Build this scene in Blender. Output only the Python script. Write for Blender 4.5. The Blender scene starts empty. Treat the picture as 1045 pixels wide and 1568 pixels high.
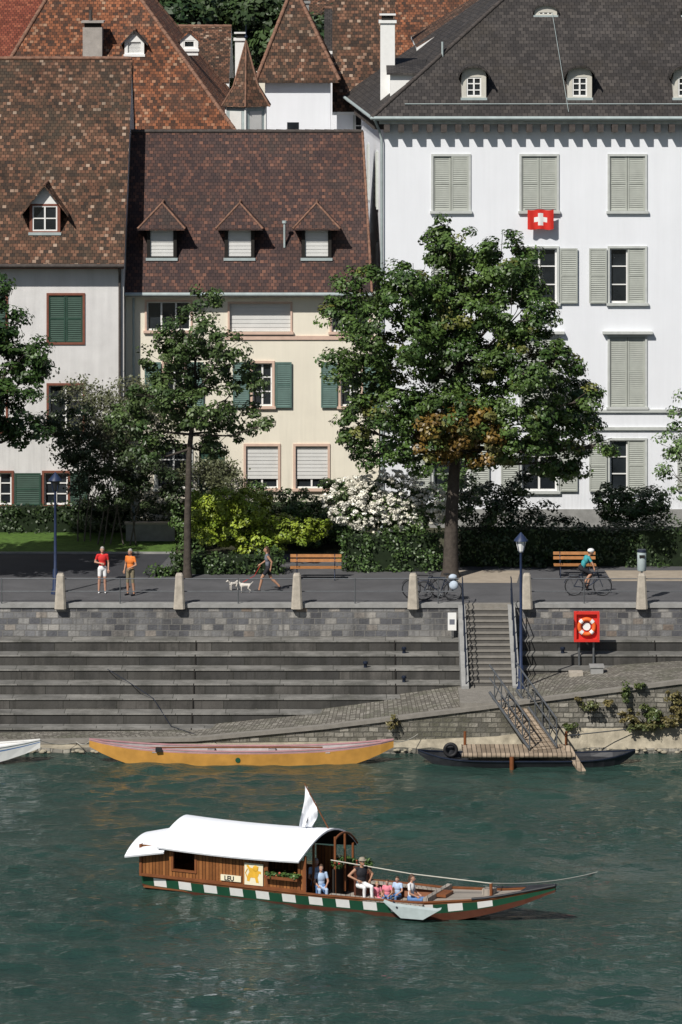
import bpy, math, random
import numpy as np
from mathutils import Vector, Matrix
random.seed(7); rng=np.random.default_rng(7)
sc=bpy.context.scene
# survey helpers: camera stands at (0,-150,30), 6300 units focal length; every item has a real depth y
def X(u,y): return (u-522.5)*(y+150)/6300
def Zv(v,y): return 30-(v+173)*(y+150)/6300
GZ=3.85
# ---------------------------------------------------------------- materials
def nt_new(name):
    m=bpy.data.materials.new(name); m.use_nodes=True
    nt=m.node_tree; b=nt.nodes['Principled BSDF']; return m,nt,b
def mth(nt,op,a,b=None,c=None):
    n=nt.nodes.new('ShaderNodeMath'); n.operation=op
    for i,x in enumerate((a,b,c)):
        if x is None: continue
        if isinstance(x,(int,float)): n.inputs[i].default_value=x
        else: nt.links.new(x,n.inputs[i])
    return n.outputs[0]
def noise(nt,scale,detail=3,rough=.55,vec=None,coord='Object',mscale=None):
    n=nt.nodes.new('ShaderNodeTexNoise'); n.inputs['Scale'].default_value=scale
    n.inputs['Detail'].default_value=detail; n.inputs['Roughness'].default_value=rough
    if vec is None:
        tc=nt.nodes.new('ShaderNodeTexCoord'); vec=tc.outputs[coord]
    if mscale:
        mp=nt.nodes.new('ShaderNodeMapping'); mp.inputs['Scale'].default_value=mscale
        nt.links.new(vec,mp.inputs['Vector']); vec=mp.outputs[0]
    nt.links.new(vec,n.inputs['Vector']); return n.outputs['Fac']
def ramp(nt,fac,stops,interp='LINEAR'):
    r=nt.nodes.new('ShaderNodeValToRGB'); r.color_ramp.interpolation=interp
    e=r.color_ramp.elements
    while len(e)<len(stops): e.new(.5)
    for i,(p,c) in enumerate(stops):
        e[i].position=p; e[i].color=(c[0],c[1],c[2],1)
    nt.links.new(fac,r.inputs[0]); return r.outputs[0]
def mixc(nt,fac,a,b,mode='MIX'):
    n=nt.nodes.new('ShaderNodeMix'); n.data_type='RGBA'; n.blend_type=mode
    for s,x in ((n.inputs[0],fac),(n.inputs[6],a),(n.inputs[7],b)):
        if isinstance(x,(int,float)): s.default_value=x
        elif isinstance(x,tuple): s.default_value=(x[0],x[1],x[2],1)
        else: nt.links.new(x,s)
    return n.outputs[2]
def bumpn(nt,b,h,strength,dist):
    n=nt.nodes.new('ShaderNodeBump'); n.inputs['Strength'].default_value=strength; n.inputs['Distance'].default_value=dist
    nt.links.new(h,n.inputs['Height']); nt.links.new(n.outputs[0],b.inputs['Normal'])
def sc3(c,k): return tuple(min(1,x*k) for x in c)
def mat(name,col,rough=.75,var=.15,scale=3.,bump=0.,bscale=25.,metal=0.,streak=False,spec=.3,grime=None):
    m,nt,b=nt_new(name)
    f=noise(nt,scale,5,.6)
    if streak:
        f2=noise(nt,1.,4,.6,mscale=(2.5,2.5,.25)); f=mth(nt,'MULTIPLY',mth(nt,'ADD',f,f2),.5)
    c=ramp(nt,f,[(.3,sc3(col,1-var)),(.7,sc3(col,1+var))])
    if grime: # rain streaks below ledges and rising damp near the ground
        tc=nt.nodes.new('ShaderNodeTexCoord'); sp=nt.nodes.new('ShaderNodeSeparateXYZ'); nt.links.new(tc.outputs['Object'],sp.inputs[0])
        low=ramp(nt,mth(nt,'DIVIDE',mth(nt,'SUBTRACT',sp.outputs[2],3.8),6.),[(0,(.75,)*3),(1,(.12,)*3)])
        st_=ramp(nt,noise(nt,1.,6,.65,mscale=(4.,4.,.22)),[(.45,(0,0,0)),(.75,(1,1,1))])
        c=mixc(nt,mth(nt,'MULTIPLY',mth(nt,'MULTIPLY',low,st_),grime),c,sc3(col,.45))
    nt.links.new(c,b.inputs['Base Color'])
    b.inputs['Roughness'].default_value=rough; b.inputs['Metallic'].default_value=metal
    b.inputs['Specular IOR Level'].default_value=spec
    if bump: bumpn(nt,b,noise(nt,bscale,4),.5,bump)
    return m
def tilemat(name,w,h,cols,kind='roof',patch=.35,pamt=.35,gap=.012,joint_shade=(.1,.1,.1),bump=.03,rough=.8,stain=None,distort=0.,moss=None,drip=None):
    m,nt,b=nt_new(name)
    tc=nt.nodes.new('ShaderNodeTexCoord'); uv=tc.outputs['UV']
    if distort:
        nn=nt.nodes.new('ShaderNodeTexNoise'); nn.inputs['Scale'].default_value=1.3; nt.links.new(uv,nn.inputs['Vector'])
        va=nt.nodes.new('ShaderNodeVectorMath'); va.operation='MULTIPLY_ADD'
        nt.links.new(nn.outputs['Color'],va.inputs[0]); va.inputs[1].default_value=(distort,)*3; nt.links.new(uv,va.inputs[2]); uv=va.outputs[0]
    sp=nt.nodes.new('ShaderNodeSeparateXYZ'); nt.links.new(uv,sp.inputs[0])
    vv=mth(nt,'DIVIDE',sp.outputs[1],h); row=mth(nt,'FLOOR',vv); fv=mth(nt,'FRACT',vv)
    if kind=='roof': off=mth(nt,'MULTIPLY',row,.5)
    elif kind=='plank': off=0.
    else:
        wn=nt.nodes.new('ShaderNodeTexWhiteNoise'); wn.noise_dimensions='1D'; nt.links.new(row,wn.inputs['W']); off=mth(nt,'MULTIPLY',wn.outputs[0],7.)
    uu=mth(nt,'ADD',mth(nt,'DIVIDE',sp.outputs[0],w),off); col=mth(nt,'FLOOR',uu); fu=mth(nt,'FRACT',uu)
    cx=nt.nodes.new('ShaderNodeCombineXYZ'); nt.links.new(col,cx.inputs[0]); nt.links.new(row,cx.inputs[1])
    wn=nt.nodes.new('ShaderNodeTexWhiteNoise'); wn.noise_dimensions='2D'; nt.links.new(cx.outputs[0],wn.inputs['Vector'])
    c=ramp(nt,wn.outputs[0],cols)
    pn=noise(nt,patch,5,.65); k=ramp(nt,pn,[(.25,(1-pamt,)*3),(.75,(1+pamt,)*3)])
    c=mixc(nt,1.,c,k,'MULTIPLY')
    if moss:
        sn=noise(nt,.45,6,.7); sf=ramp(nt,sn,[(.5,(0,0,0)),(.68,(.55,.55,.55))]); c=mixc(nt,sf,c,moss)
    if stain:
        sn=noise(nt,.9,6,.7,mscale=(1,1,.5)); sf=ramp(nt,sn,[(.46,(0,0,0)),(.62,(1,1,1))]); c=mixc(nt,sf,c,mixc(nt,.65,c,stain))
    if drip:
        sn=noise(nt,1.,6,.7,mscale=(3.5,.4,.12)); sf=ramp(nt,sn,[(.5,(0,0,0)),(.66,(.7,.7,.7))]); c=mixc(nt,sf,c,drip)
    eu=mth(nt,'MULTIPLY',mth(nt,'MINIMUM',fu,mth(nt,'SUBTRACT',1.,fu)),w)
    ev=mth(nt,'MULTIPLY',fv if kind=='roof' else mth(nt,'MINIMUM',fv,mth(nt,'SUBTRACT',1.,fv)),h)
    e=mth(nt,'MINIMUM',eu,ev) if kind!='plank' else eu
    g=mth(nt,'LESS_THAN',e,gap)
    c=mixc(nt,g,c,joint_shade)  # joint colour; on roofs it also paints shade under the overlapping tile edge
    nt.links.new(c,b.inputs['Base Color']); b.inputs['Roughness'].default_value=rough; b.inputs['Specular IOR Level'].default_value=.25
    if kind=='roof': hh=mth(nt,'ADD',mth(nt,'SUBTRACT',1.,fv),mth(nt,'MULTIPLY',wn.outputs[0],.5))
    else: hh=mth(nt,'ADD',mth(nt,'MULTIPLY',g,-.7),mth(nt,'ADD',mth(nt,'MULTIPLY',wn.outputs[0],.4),noise(nt,12,4)))
    bumpn(nt,b,hh,.8,bump)
    return m
M={}
M['wallwhite']=mat('white_render',(.78,.80,.835),.9,.035,.7,.01,40,streak=True,grime=.55)
M['wallleft']=mat('aged_white_render',(.67,.66,.65),.9,.13,1.2,.015,30,streak=True,grime=.9)
M['wallcream']=mat('cream_render',(.78,.73,.61),.9,.06,.9,.01,40,streak=True,grime=.6)
M['stonefr']=mat('grey_stone_trim',(.50,.52,.50),.85,.1,4)
M['pinkst']=mat('pink_sandstone_trim',(.62,.45,.36),.85,.08,4)
M['brownfr']=mat('red_brown_timber',(.20,.075,.05),.7,.15,5)
M['shgrey']=mat('grey_green_shutter',(.40,.42,.38),.7,.08,3)
M['shgreen']=mat('green_shutter',(.03,.07,.05),.6,.15,3)
M['shmid']=mat('faded_green_shutter',(.10,.17,.15),.6,.15,3)
M['whitep']=mat('white_paint',(.78,.78,.76),.6,.04,5)
M['blind']=mat('roller_blind',(.66,.66,.64),.7,.05,2)
M['glass']=mat('window_glass',(.018,.022,.026),.06,.5,1.,spec=.6)
M['dark']=mat('dark_void',(.02,.018,.016),.9,.2,3)
M['metal']=mat('galvanised_metal',(.16,.17,.18),.45,.15,5,metal=.6)
M['darkmetal']=mat('dark_blue_metal',(.02,.028,.05),.45,.2,5,metal=.3)
M['bluemetal']=mat('blue_lamp_paint',(.022,.035,.08),.45,.2,5)
M['zinc']=mat('weathered_zinc',(.36,.42,.42),.6,.12,3)
M['concrete']=mat('stone_post',(.40,.36,.30),.9,.2,5,.015,40)
M['concgrey']=mat('grey_concrete',(.28,.28,.27),.9,.18,3,.01,40)
M['chimst']=mat('rendered_chimney',(.36,.33,.30),.9,.15,4,.01,40)
M['tile_orange']=tilemat('orange_roof_tiles',.18,.16,[(0,(.05,.03,.022)),(.3,(.11,.047,.027)),(.6,(.20,.075,.036)),(.88,(.28,.105,.05)),(1,(.31,.20,.13))],patch=.5,pamt=.4,joint_shade=(.03,.02,.015),moss=(.07,.05,.04))
M['tile_left']=tilemat('mottled_roof_tiles',.18,.16,[(0,(.035,.025,.02)),(.45,(.085,.05,.032)),(.75,(.135,.065,.04)),(.92,(.2,.105,.065)),(1,(.32,.24,.18))],patch=.6,pamt=.4,joint_shade=(.02,.015,.012),moss=(.06,.05,.035))
M['tile_mid']=tilemat('brown_roof_tiles',.18,.16,[(0,(.045,.03,.03)),(.55,(.075,.046,.04)),(.85,(.11,.055,.042)),(1,(.17,.085,.06))],patch=.5,pamt=.25,joint_shade=(.02,.015,.015),moss=(.05,.042,.036))
M['tile_red']=tilemat('red_roof_tiles',.18,.16,[(0,(.12,.035,.02)),(.6,(.2,.055,.033)),(1,(.27,.09,.05))],patch=.5,pamt=.25,joint_shade=(.03,.015,.015))
M['slate']=tilemat('dark_slate_tiles',.22,.2,[(0,(.034,.031,.030)),(.6,(.050,.045,.043)),(1,(.072,.064,.059))],patch=.4,pamt=.25,joint_shade=(.015,.014,.014),moss=(.055,.046,.036))
M['ridge']=mat('ridge_tiles',(.20,.11,.075),.85,.4,6)
M['ridgedark']=mat('dark_ridge_tiles',(.07,.06,.055),.85,.3,6)
M['quaystone']=tilemat('quay_wall_stone',.40,.225,[(0,(.08,.082,.09)),(.3,(.14,.142,.15)),(.6,(.22,.218,.215)),(.85,(.32,.305,.28)),(1,(.19,.15,.12))],'stone',.5,.35,.014,(.17,.165,.155),.03,.9,stain=(.05,.05,.055),distort=.06,drip=(.07,.07,.07))
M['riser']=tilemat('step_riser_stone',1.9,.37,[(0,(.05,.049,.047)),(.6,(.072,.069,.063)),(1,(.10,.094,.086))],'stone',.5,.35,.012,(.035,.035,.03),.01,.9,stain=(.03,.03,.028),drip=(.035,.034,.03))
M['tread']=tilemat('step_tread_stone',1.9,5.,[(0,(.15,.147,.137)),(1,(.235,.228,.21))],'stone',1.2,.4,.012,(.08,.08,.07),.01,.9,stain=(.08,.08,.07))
M['cobble']=tilemat('cobblestones',.16,.14,[(0,(.13,.12,.105)),(.6,(.22,.205,.175)),(1,(.33,.31,.27))],'stone',.7,.3,.014,(.10,.09,.075),.02,.9,stain=(.12,.125,.085),distort=.05)
M['rubble']=tilemat('rubble_stone_wall',.34,.17,[(0,(.12,.115,.10)),(.5,(.22,.205,.175)),(1,(.33,.31,.265))],'stone',.8,.3,.018,(.10,.095,.08),.04,.9,stain=(.08,.08,.05),distort=.1,drip=(.08,.078,.06))
M['apron']=mat('river_apron_stone',(.32,.285,.215),.9,.35,2.2,.05,7)
M['stair']=mat('stair_stone',(.22,.205,.18),.9,.15,4,.01,30)
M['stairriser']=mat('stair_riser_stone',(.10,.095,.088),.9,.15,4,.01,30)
M['asphalt']=mat('asphalt',(.095,.095,.10),.9,.18,.8,.004,80)
M['asphaltshade']=mat('shaded_asphalt',(.045,.046,.052),.9,.15,1.2,.004,80)  # asphalt colour darkened to stand for shade
M['sand']=mat('gravel_path',(.34,.29,.23),.95,.12,3,.01,50)
M['grass']=mat('lawn_grass',(.075,.14,.025),.95,.3,4,.05,60)
M['soil']=mat('garden_soil',(.05,.05,.028),.95,.3,1,.05,20)
M['bark']=mat('tree_bark',(.065,.054,.045),.95,.35,6,.04,14)
M['twig']=mat('pale_twig',(.12,.105,.09),.9,.2,6)
M['core']=mat('hedge_interior',(.012,.022,.008),.95,.3,4)
M['benchw']=mat('bench_timber',(.36,.16,.055),.6,.2,6)
M['red']=mat('red_paint',(.62,.035,.025),.45,.06,5)
M['cordo']=mat('orange_paint',(.75,.14,.03),.5,.05,5)
M['black']=mat('black_rubber',(.02,.02,.022),.6,.2,5)
M['hullblack']=mat('tarred_hull',(.030,.032,.037),.5,.25,3)
M['yellow']=mat('ochre_boat_paint',(.50,.255,.055),.55,.2,1.8)
M['pinkrim']=mat('faded_pink_rail',(.46,.25,.26),.6,.15,3)
M['boatin']=mat('grey_boat_interior',(.38,.34,.34),.7,.2,3)
M['plankd']=tilemat('weathered_deck_planks',.16,9.,[(0,(.20,.155,.11)),(1,(.38,.30,.22))],'plank',1.,.25,.012,(.05,.04,.03),.01,.85)
M['deckgrey']=tilemat('ferry_deck_planks',.14,9.,[(0,(.28,.25,.215)),(1,(.39,.35,.30))],'plank',1.,.15,.008,(.1,.09,.08),.01,.8)
M['cabin']=tilemat('varnished_cabin_boards',.11,9.,[(0,(.17,.065,.02)),(.5,(.235,.09,.029)),(1,(.30,.125,.04))],'plank',2.,.25,.009,(.05,.018,.007),.01,.5)
M['varn']=mat('varnished_timber',(.18,.065,.025),.45,.2,4)
M['hullbrown']=mat('brown_hull_paint',(.10,.036,.022),.5,.2,3)
M['fgreen']=mat('ferry_green_paint',(.015,.075,.04),.45,.1,3)
M['canvas']=mat('white_canvas_roof',(.80,.82,.86),.6,.05,1.2,.01,6)
M['cream']=mat('cream_board',(.75,.70,.52),.6,.05,5)
M['gold']=mat('gold_paint',(.70,.40,.04),.5,.1,5)
M['rope']=mat('rope',(.5,.48,.42),.9,.1,5)
M['bluegr']=mat('blue_grey_bag',(.45,.52,.60),.8,.15,8)
for n,c in dict(skin=(.48,.27,.19),skin2=(.40,.22,.14),hairblond=(.35,.24,.12),hairbrown=(.07,.04,.025),hairgrey=(.35,.33,.31),c_red=(.60,.03,.03),c_white=(.75,.75,.75),c_orange=(.70,.20,.04),c_khaki=(.20,.17,.11),c_black=(.02,.02,.025),c_blue=(.10,.20,.40),c_lblue=(.40,.52,.70),c_teal=(.05,.30,.33),c_pink=(.70,.22,.28),c_grey=(.15,.16,.19),c_straw=(.30,.26,.2),furw=(.62,.58,.52),furd=(.06,.05,.045)).items():
    M[n]=mat(n,c,.8 if n[:2]=='c_' else .6,.08,15)
def water_mat():
    m,nt,b=nt_new('river_water')
    tc=nt.nodes.new('ShaderNodeTexCoord'); v=tc.outputs['Object']
    n2=noise(nt,2.6,4,.6,v,mscale=(.75,1.1,1)); n3=noise(nt,8,3,.6,v,mscale=(.8,1.15,1))
    calm=noise(nt,.13,3,.5,v,mscale=(.7,1,1)); ck=ramp(nt,calm,[(.38,(.3,.3,.3)),(.62,(1.,1.,1.))])
    h=mth(nt,'MULTIPLY',mth(nt,'ADD',mth(nt,'MULTIPLY',n2,.20),mth(nt,'MULTIPLY',n3,.06)),ck)
    bumpn(nt,b,h,1.,1.)
    c=ramp(nt,noise(nt,.2,3,.5,v),[(.3,(.017,.042,.034)),(.7,(.027,.058,.047))])
    nt.links.new(c,b.inputs['Base Color']); b.inputs['Roughness'].default_value=.05; b.inputs['IOR'].default_value=1.33
    return m
M['water']=water_mat()
def leaf_mat(name):
    m,nt,b=nt_new(name)
    a=nt.nodes.new('ShaderNodeAttribute'); a.attribute_name='col'
    nt.links.new(a.outputs['Color'],b.inputs['Base Color']); b.inputs['Roughness'].default_value=.45; b.inputs['Specular IOR Level'].default_value=.4
    return m
M['leaf']=leaf_mat('foliage_leaf')
# ---------------------------------------------------------------- mesh builder
def link(o,parent=None):
    sc.collection.objects.link(o)
    if parent: o.parent=parent
    return o
def empty(name):
    o=bpy.data.objects.new(name,None); return link(o)
class MB:
    def __init__(s,Mx=None): s.v=[];s.f=[];s.m=[];s.s=[];s.mats=[];s.M=Mx
    def add(s,vs,fs,m,sm=False):
        if isinstance(m,str): m=M[m]
        if m not in s.mats: s.mats.append(m)
        i=s.mats.index(m); b=len(s.v)
        for p in vs:
            p=Vector(p)
            if s.M is not None: p=s.M@p
            s.v.append(tuple(p))
        for f in fs: s.f.append(tuple(b+k for k in f)); s.m.append(i); s.s.append(sm)
    def poly(s,pts,m): s.add(pts,[tuple(range(len(pts)))],m)
    def box(s,x0,x1,y0,y1,z0,z1,m):
        s.add([(x0,y0,z0),(x1,y0,z0),(x1,y1,z0),(x0,y1,z0),(x0,y0,z1),(x1,y0,z1),(x1,y1,z1),(x0,y1,z1)],
          [(0,3,2,1),(4,5,6,7),(0,1,5,4),(1,2,6,5),(2,3,7,6),(3,0,4,7)],m)
    def slab(s,pts,th,m,m2=None):
        n=len(pts); lo=[(p[0],p[1],p[2]-th) for p in pts]
        s.add(list(pts)+lo,[tuple(range(n))],m)
        s.add(list(pts)+lo,[tuple(range(2*n-1,n-1,-1))]+[(i,i+n,(i+1)%n+n,(i+1)%n) for i in range(n)],m2 or m)
    def tube(s,pts,r,m,seg=8,sm=True):
        pts=[Vector(p) for p in pts]
        if isinstance(r,(int,float)): r=[r]*len(pts)
        vs=[];n=len(pts)
        tot=(pts[-1]-pts[0]); ref=Vector((0,0,1)) if abs(tot.z)<.85*max(tot.length,1e-6) else Vector((1,0,0))
        if tot.length<1e-6: ref=Vector((0,0,1))
        for i,p in enumerate(pts):
            t=(pts[min(i+1,n-1)]-pts[max(i-1,0)])
            if t.length<1e-9: t=Vector((0,0,1))
            t.normalize(); a=t.cross(ref)
            if a.length<1e-3: a=t.cross(Vector((0,1,0)))
            a.normalize(); b=a.cross(t)
            for k in range(seg):
                an=2*math.pi*k/seg; vs.append(p+(a*math.cos(an)+b*math.sin(an))*r[i])
        fs=[(i*seg+k,i*seg+(k+1)%seg,(i+1)*seg+(k+1)%seg,(i+1)*seg+k) for i in range(n-1) for k in range(seg)]
        s.add(vs,fs,m,sm); s.add([vs[k] for k in range(seg)],[tuple(range(seg))],m); s.add([vs[-seg+k] for k in range(seg)],[tuple(range(seg))],m)
    def ring(s,c,R,r,m,axis='x',seg=28,rs=6):
        vs=[]
        for i in range(seg):
            a=2*math.pi*i/seg
            for k in range(rs):
                b=2*math.pi*k/rs; q=R+r*math.cos(b); h=r*math.sin(b)
                p=(h,q*math.cos(a),q*math.sin(a)) if axis=='x' else (q*math.cos(a),h,q*math.sin(a))
                vs.append((c[0]+p[0],c[1]+p[1],c[2]+p[2]))
        fs=[(i*rs+k,i*rs+(k+1)%rs,((i+1)%seg)*rs+(k+1)%rs,((i+1)%seg)*rs+k) for i in range(seg) for k in range(rs)]
        s.add(vs,fs,m,True)
    def ball(s,c,r,m,seg=12,rings=8):
        if isinstance(r,(int,float)): r=(r,r,r)
        vs=[];fs=[]
        for i in range(rings+1):
            th=math.pi*i/rings
            for k in range(seg):
                ph=2*math.pi*k/seg
                vs.append((c[0]+r[0]*math.sin(th)*math.cos(ph),c[1]+r[1]*math.sin(th)*math.sin(ph),c[2]+r[2]*math.cos(th)))
        for i in range(rings):
            for k in range(seg): fs.append((i*seg+k,(i+1)*seg+k,(i+1)*seg+(k+1)%seg,i*seg+(k+1)%seg))
        s.add(vs,fs,m,True)
    def build(s,name,parent=None):
        me=bpy.data.meshes.new(name); me.from_pydata(s.v,[],s.f)
        for m in s.mats: me.materials.append(m)
        me.polygons.foreach_set('material_index',s.m); me.polygons.foreach_set('use_smooth',s.s)
        me.update()
        n=len(me.polygons); nor=np.zeros(n*3); me.polygons.foreach_get('normal',nor); nor=nor.reshape(-1,3)
        lt=np.zeros(n,dtype=int); me.polygons.foreach_get('loop_total',lt)
        lv=np.zeros(len(me.loops),dtype=int); me.loops.foreach_get('vertex_index',lv)
        co=np.array(s.v)[lv]; nn=np.repeat(nor,lt,axis=0)
        t=np.cross(np.array([0,0,1.]),nn); l=np.linalg.norm(t,axis=1); bad=l<.05
        t[bad]=[1,0,0]; l[bad]=1; t/=l[:,None]; b=np.cross(nn,t)
        uv=np.stack([(co*t).sum(1),(co*b).sum(1)],1)
        ul=me.uv_layers.new(name='UVMap'); ul.data.foreach_set('uv',uv.ravel())
        o=bpy.data.objects.new(name,me); return link(o,parent)
# ---------------------------------------------------------------- building helpers (facades face -y)
def facade(mb,x0,x1,z0,z1,y,ops,m,rev=.2,revm=None):
    xs=sorted(set([x0,x1]+[a for o in ops for a in o[:2] if x0<a<x1])); zs=sorted(set([z0,z1]+[a for o in ops for a in o[2:4] if z0<a<z1]))
    for i in range(len(xs)-1):
        for j in range(len(zs)-1):
            cx=(xs[i]+xs[i+1])/2; cz=(zs[j]+zs[j+1])/2
            if any(o[0]<cx<o[1] and o[2]<cz<o[3] for o in ops): continue
            mb.poly([(xs[i],y,zs[j]),(xs[i+1],y,zs[j]),(xs[i+1],y,zs[j+1]),(xs[i],y,zs[j+1])],m)
    rm=revm or m
    for a,b,c,d in [o[:4] for o in ops]:
        mb.poly([(a,y,c),(a,y,d),(a,y+rev,d),(a,y+rev,c)],rm); mb.poly([(b,y,c),(b,y+rev,c),(b,y+rev,d),(b,y,d)],rm)
        mb.poly([(a,y,d),(b,y,d),(b,y+rev,d),(a,y+rev,d)],rm); mb.poly([(a,y,c),(a,y+rev,c),(b,y+rev,c),(b,y,c)],rm)
def win(mb,a,b,c,d,y,fr='whitep',nx=2,nz=3,rev=.18,fw=.06,glass='glass'):
    yg=y+rev-.03; mb.poly([(a,yg,c),(b,yg,c),(b,yg,d),(a,yg,d)],glass)
    y0,y1=yg-.06,yg-.004
    mb.box(a,a+fw,y0,y1,c,d,fr); mb.box(b-fw,b,y0,y1,c,d,fr); mb.box(a+fw,b-fw,y0,y1,c,c+fw,fr); mb.box(a+fw,b-fw,y0,y1,d-fw,d,fr)
    for i in range(1,nx):
        x=a+(b-a)*i/nx; mb.box(x-fw*.6,x+fw*.6,y0-.005,y1-.002,c+fw,d-fw,fr)
    for j in range(1,nz):
        z=c+(d-c)*j/nz; mb.box(a+fw,b-fw,y0+.012,y1-.004,z-.022,z+.022,fr)
def surround(mb,a,b,c,d,y,m,w=.1,p=.05,sill=True):
    mb.box(a-w,a,y-p,y+.05,c,d,m); mb.box(b,b+w,y-p,y+.05,c,d,m); mb.box(a-w,b+w,y-p-.003,y+.05,d,d+w,m)
    if sill: mb.box(a-w-.05,b+w+.05,y-p-.08,y+.05,c-.1,c,m)
    else: mb.box(a-w,b+w,y-p-.003,y+.05,c-w,c,m)
def shutter(mb,a,b,c,d,y,m,gap=.085):
    f=.065; t=.045
    mb.box(a,a+f,y-t,y,c,d,m); mb.box(b-f,b,y-t,y,c,d,m)
    for z in (c,(c+d)/2-f/2,d-f): mb.box(a+f,b-f,y-t+.002,y-.002,z,z+f,m)
    z=c+f
    while z<d-f-.02:
        mb.add([(a+f,y-t+.004,z),(b-f,y-t+.004,z),(b-f,y-.006,z+gap*.9),(a+f,y-.006,z+gap*.9)],[(0,1,2,3)],m); z+=gap
    mb.poly([(a+f,y-.004,c+f),(b-f,y-.004,c+f),(b-f,y-.004,d-f),(a+f,y-.004,d-f)],m)
def ridge(mb,p,q,m,r=.11):
    p=Vector(p);q=Vector(q);n=max(2,int((q-p).length/.4)); 
    for i in range(n):
        a=p.lerp(q,i/n); b=p.lerp(q,(i+1)/n+.0); mb.tube([a,b],[r,r*.82],m,6)
def dormer(mb,cx,yf,z0,w,h,rise,slope,wall,roof,over=.18,fr='whitep',nx=2,nz=2,glass='glass',hip=False,win_m=.1,arch=False,ridgem=None):
    x0,x1=cx-w/2,cx+w/2; z1=z0+h
    a,b,c,d=x0+win_m,x1-win_m,z0+.14,z1-.08
    facade(mb,x0,x1,z0-.2,z1,yf,[(a,b,c,d)],wall,.12)
    if glass=='blind':
        mb.poly([(a,yf+.09,c),(b,yf+.09,c),(b,yf+.09,d),(a,yf+.09,d)],'blind'); 
        for k in range(8): mb.box(a,b,yf+.07,yf+.088,c+(d-c)*(k+.1)/8,c+(d-c)*(k+.85)/8,'blind')
    else: win(mb,a,b,c,d,yf,fr,nx,nz,.11,.055)
    mb.box(x0-.04,x1+.04,yf-.07,yf+.02,z0-.02,z0+.09,'zinc' if wall!='whitep' else 'whitep')
    yb=yf+(z1-z0)/slope+.3
    for x in (x0,x1): mb.poly([(x,yf,z0-.2),(x,yf,z1),(x,yb,z1)],wall)
    yr=yf+(h+rise)/slope+.3; zr=z1+rise; e=over
    if arch:
        n=8; prof=[(cx+(w/2+e*.5)*math.cos(math.pi*i/n),z1-.05+(rise+.05)*math.sin(math.pi*i/n)) for i in range(n+1)]
        for i in range(n):
            p,q=prof[i],prof[i+1]
            mb.slab([(p[0],yf-e,p[1]),(q[0],yf-e,q[1]),(q[0],yr,q[1]),(p[0],yr,p[1])],.09,roof)
        mb.poly([(cx+(w/2)*math.cos(math.pi*i/n),yf+.001,z1+(rise-.06)*math.sin(math.pi*i/n)) for i in range(n+1)],wall)
    elif hip:
        ap=(cx,yf+w*.35,zr)
        L0=(x0-e,yf-e,z1-.05);R0=(x1+e,yf-e,z1-.05); yb2=yf+(z1-z0)/slope+.2
        mb.slab([L0,R0,ap],.06,roof); mb.slab([R0,(x1+e,yb2,z1-.05),(cx,yr,zr),ap],.06,roof); mb.slab([L0,ap,(cx,yr,zr),(x0-e,yb2,z1-.05)],.06,roof)
        rm=ridgem or 'ridge'
        ridge(mb,L0,ap,rm,.05);ridge(mb,R0,ap,rm,.05);ridge(mb,ap,(cx,yr,zr),rm,.05)
    else:
        k=rise/(w/2); zl=z1-k*e; yb2=yf+(z1-z0)/slope+.2
        mb.slab([(x1+e,yf-e,zl),(x1+e,yb2,zl),(cx,yr,zr),(cx,yf-e,zr)],.07,roof); mb.slab([(x0-e,yf-e,zl),(cx,yf-e,zr),(cx,yr,zr),(x0-e,yb2,zl)],.07,roof)
        mb.poly([(x0,yf+.002,z1),(x1,yf+.002,z1),(cx,yf+.002,zr-.06)],'whitep' if wall=='brownfr' else wall)
        ridge(mb,(cx,yf-e,zr),(cx,yr,zr),ridgem or 'ridge',.06)
def chimney(mb,cx,cy,w,d,z0,z1,m='concgrey'):
    mb.box(cx-w/2,cx+w/2,cy-d/2,cy+d/2,z0,z1,m); mb.box(cx-w/2-.07,cx+w/2+.07,cy-d/2-.07,cy+d/2+.07,z1,z1+.12,m)
    mb.box(cx-w/2+.05,cx+w/2-.05,cy-d/2+.05,cy+d/2-.05,z1+.12,z1+.32,'dark'); mb.box(cx-w/2-.04,cx+w/2+.04,cy-d/2-.04,cy+d/2+.04,z1+.32,z1+.38,m)
# ================================================================ GROUND + WATER
mb=MB(); mb.poly([(-3000,.25,GZ-.004),(3000,.25,GZ-.004),(3000,4000,GZ-.004),(-3000,4000,GZ-.004)],'soil'); mb.build('ground')
mb=MB(); mb.poly([(-300,.2,GZ),(300,.2,GZ),(300,11.3,GZ),(-300,11.3,GZ)],'asphalt'); mb.build('promenade_pavement')
mb=MB(); mb.poly([(-300,6.0,GZ+.004),(X(236,6),6.0,GZ+.004),(X(240,7),7.8,GZ+.004),(X(262,11),11.3,GZ+.004),(-300,11.3,GZ+.004)],'asphaltshade'); mb.build('pavement_shade_strip')  # strip on the left pavement with shade painted in as darker asphalt
mb=MB()
mb.poly([(X(690,5.6),4.6,GZ+.004),(X(790,5.6),4.6,GZ+.004),(X(800,6),7.4,GZ+.004),(X(690,6),7.4,GZ+.004)],'sand')
mb.poly([(X(935,5.6),5.0,GZ+.004),(X(1200,5.6),5.0,GZ+.004),(X(1200,6),7.4,GZ+.004),(X(930,6),7.4,GZ+.004)],'sand'); mb.build('gravel_path')
mb=MB(); mb.poly([(-60,11.5,GZ+.02),(X(270,12),11.5,GZ+.02),(X(270,16),16,GZ+.12),(-60,16,GZ+.12)],'grass'); mb.box(-60,X(270,12),11.35,11.5,GZ-.1,GZ+.06,'concgrey'); mb.build('lawn')
xsf=np.arange(-34,34.01,.14); ysf=np.arange(-48,-6.4,.11)
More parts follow.
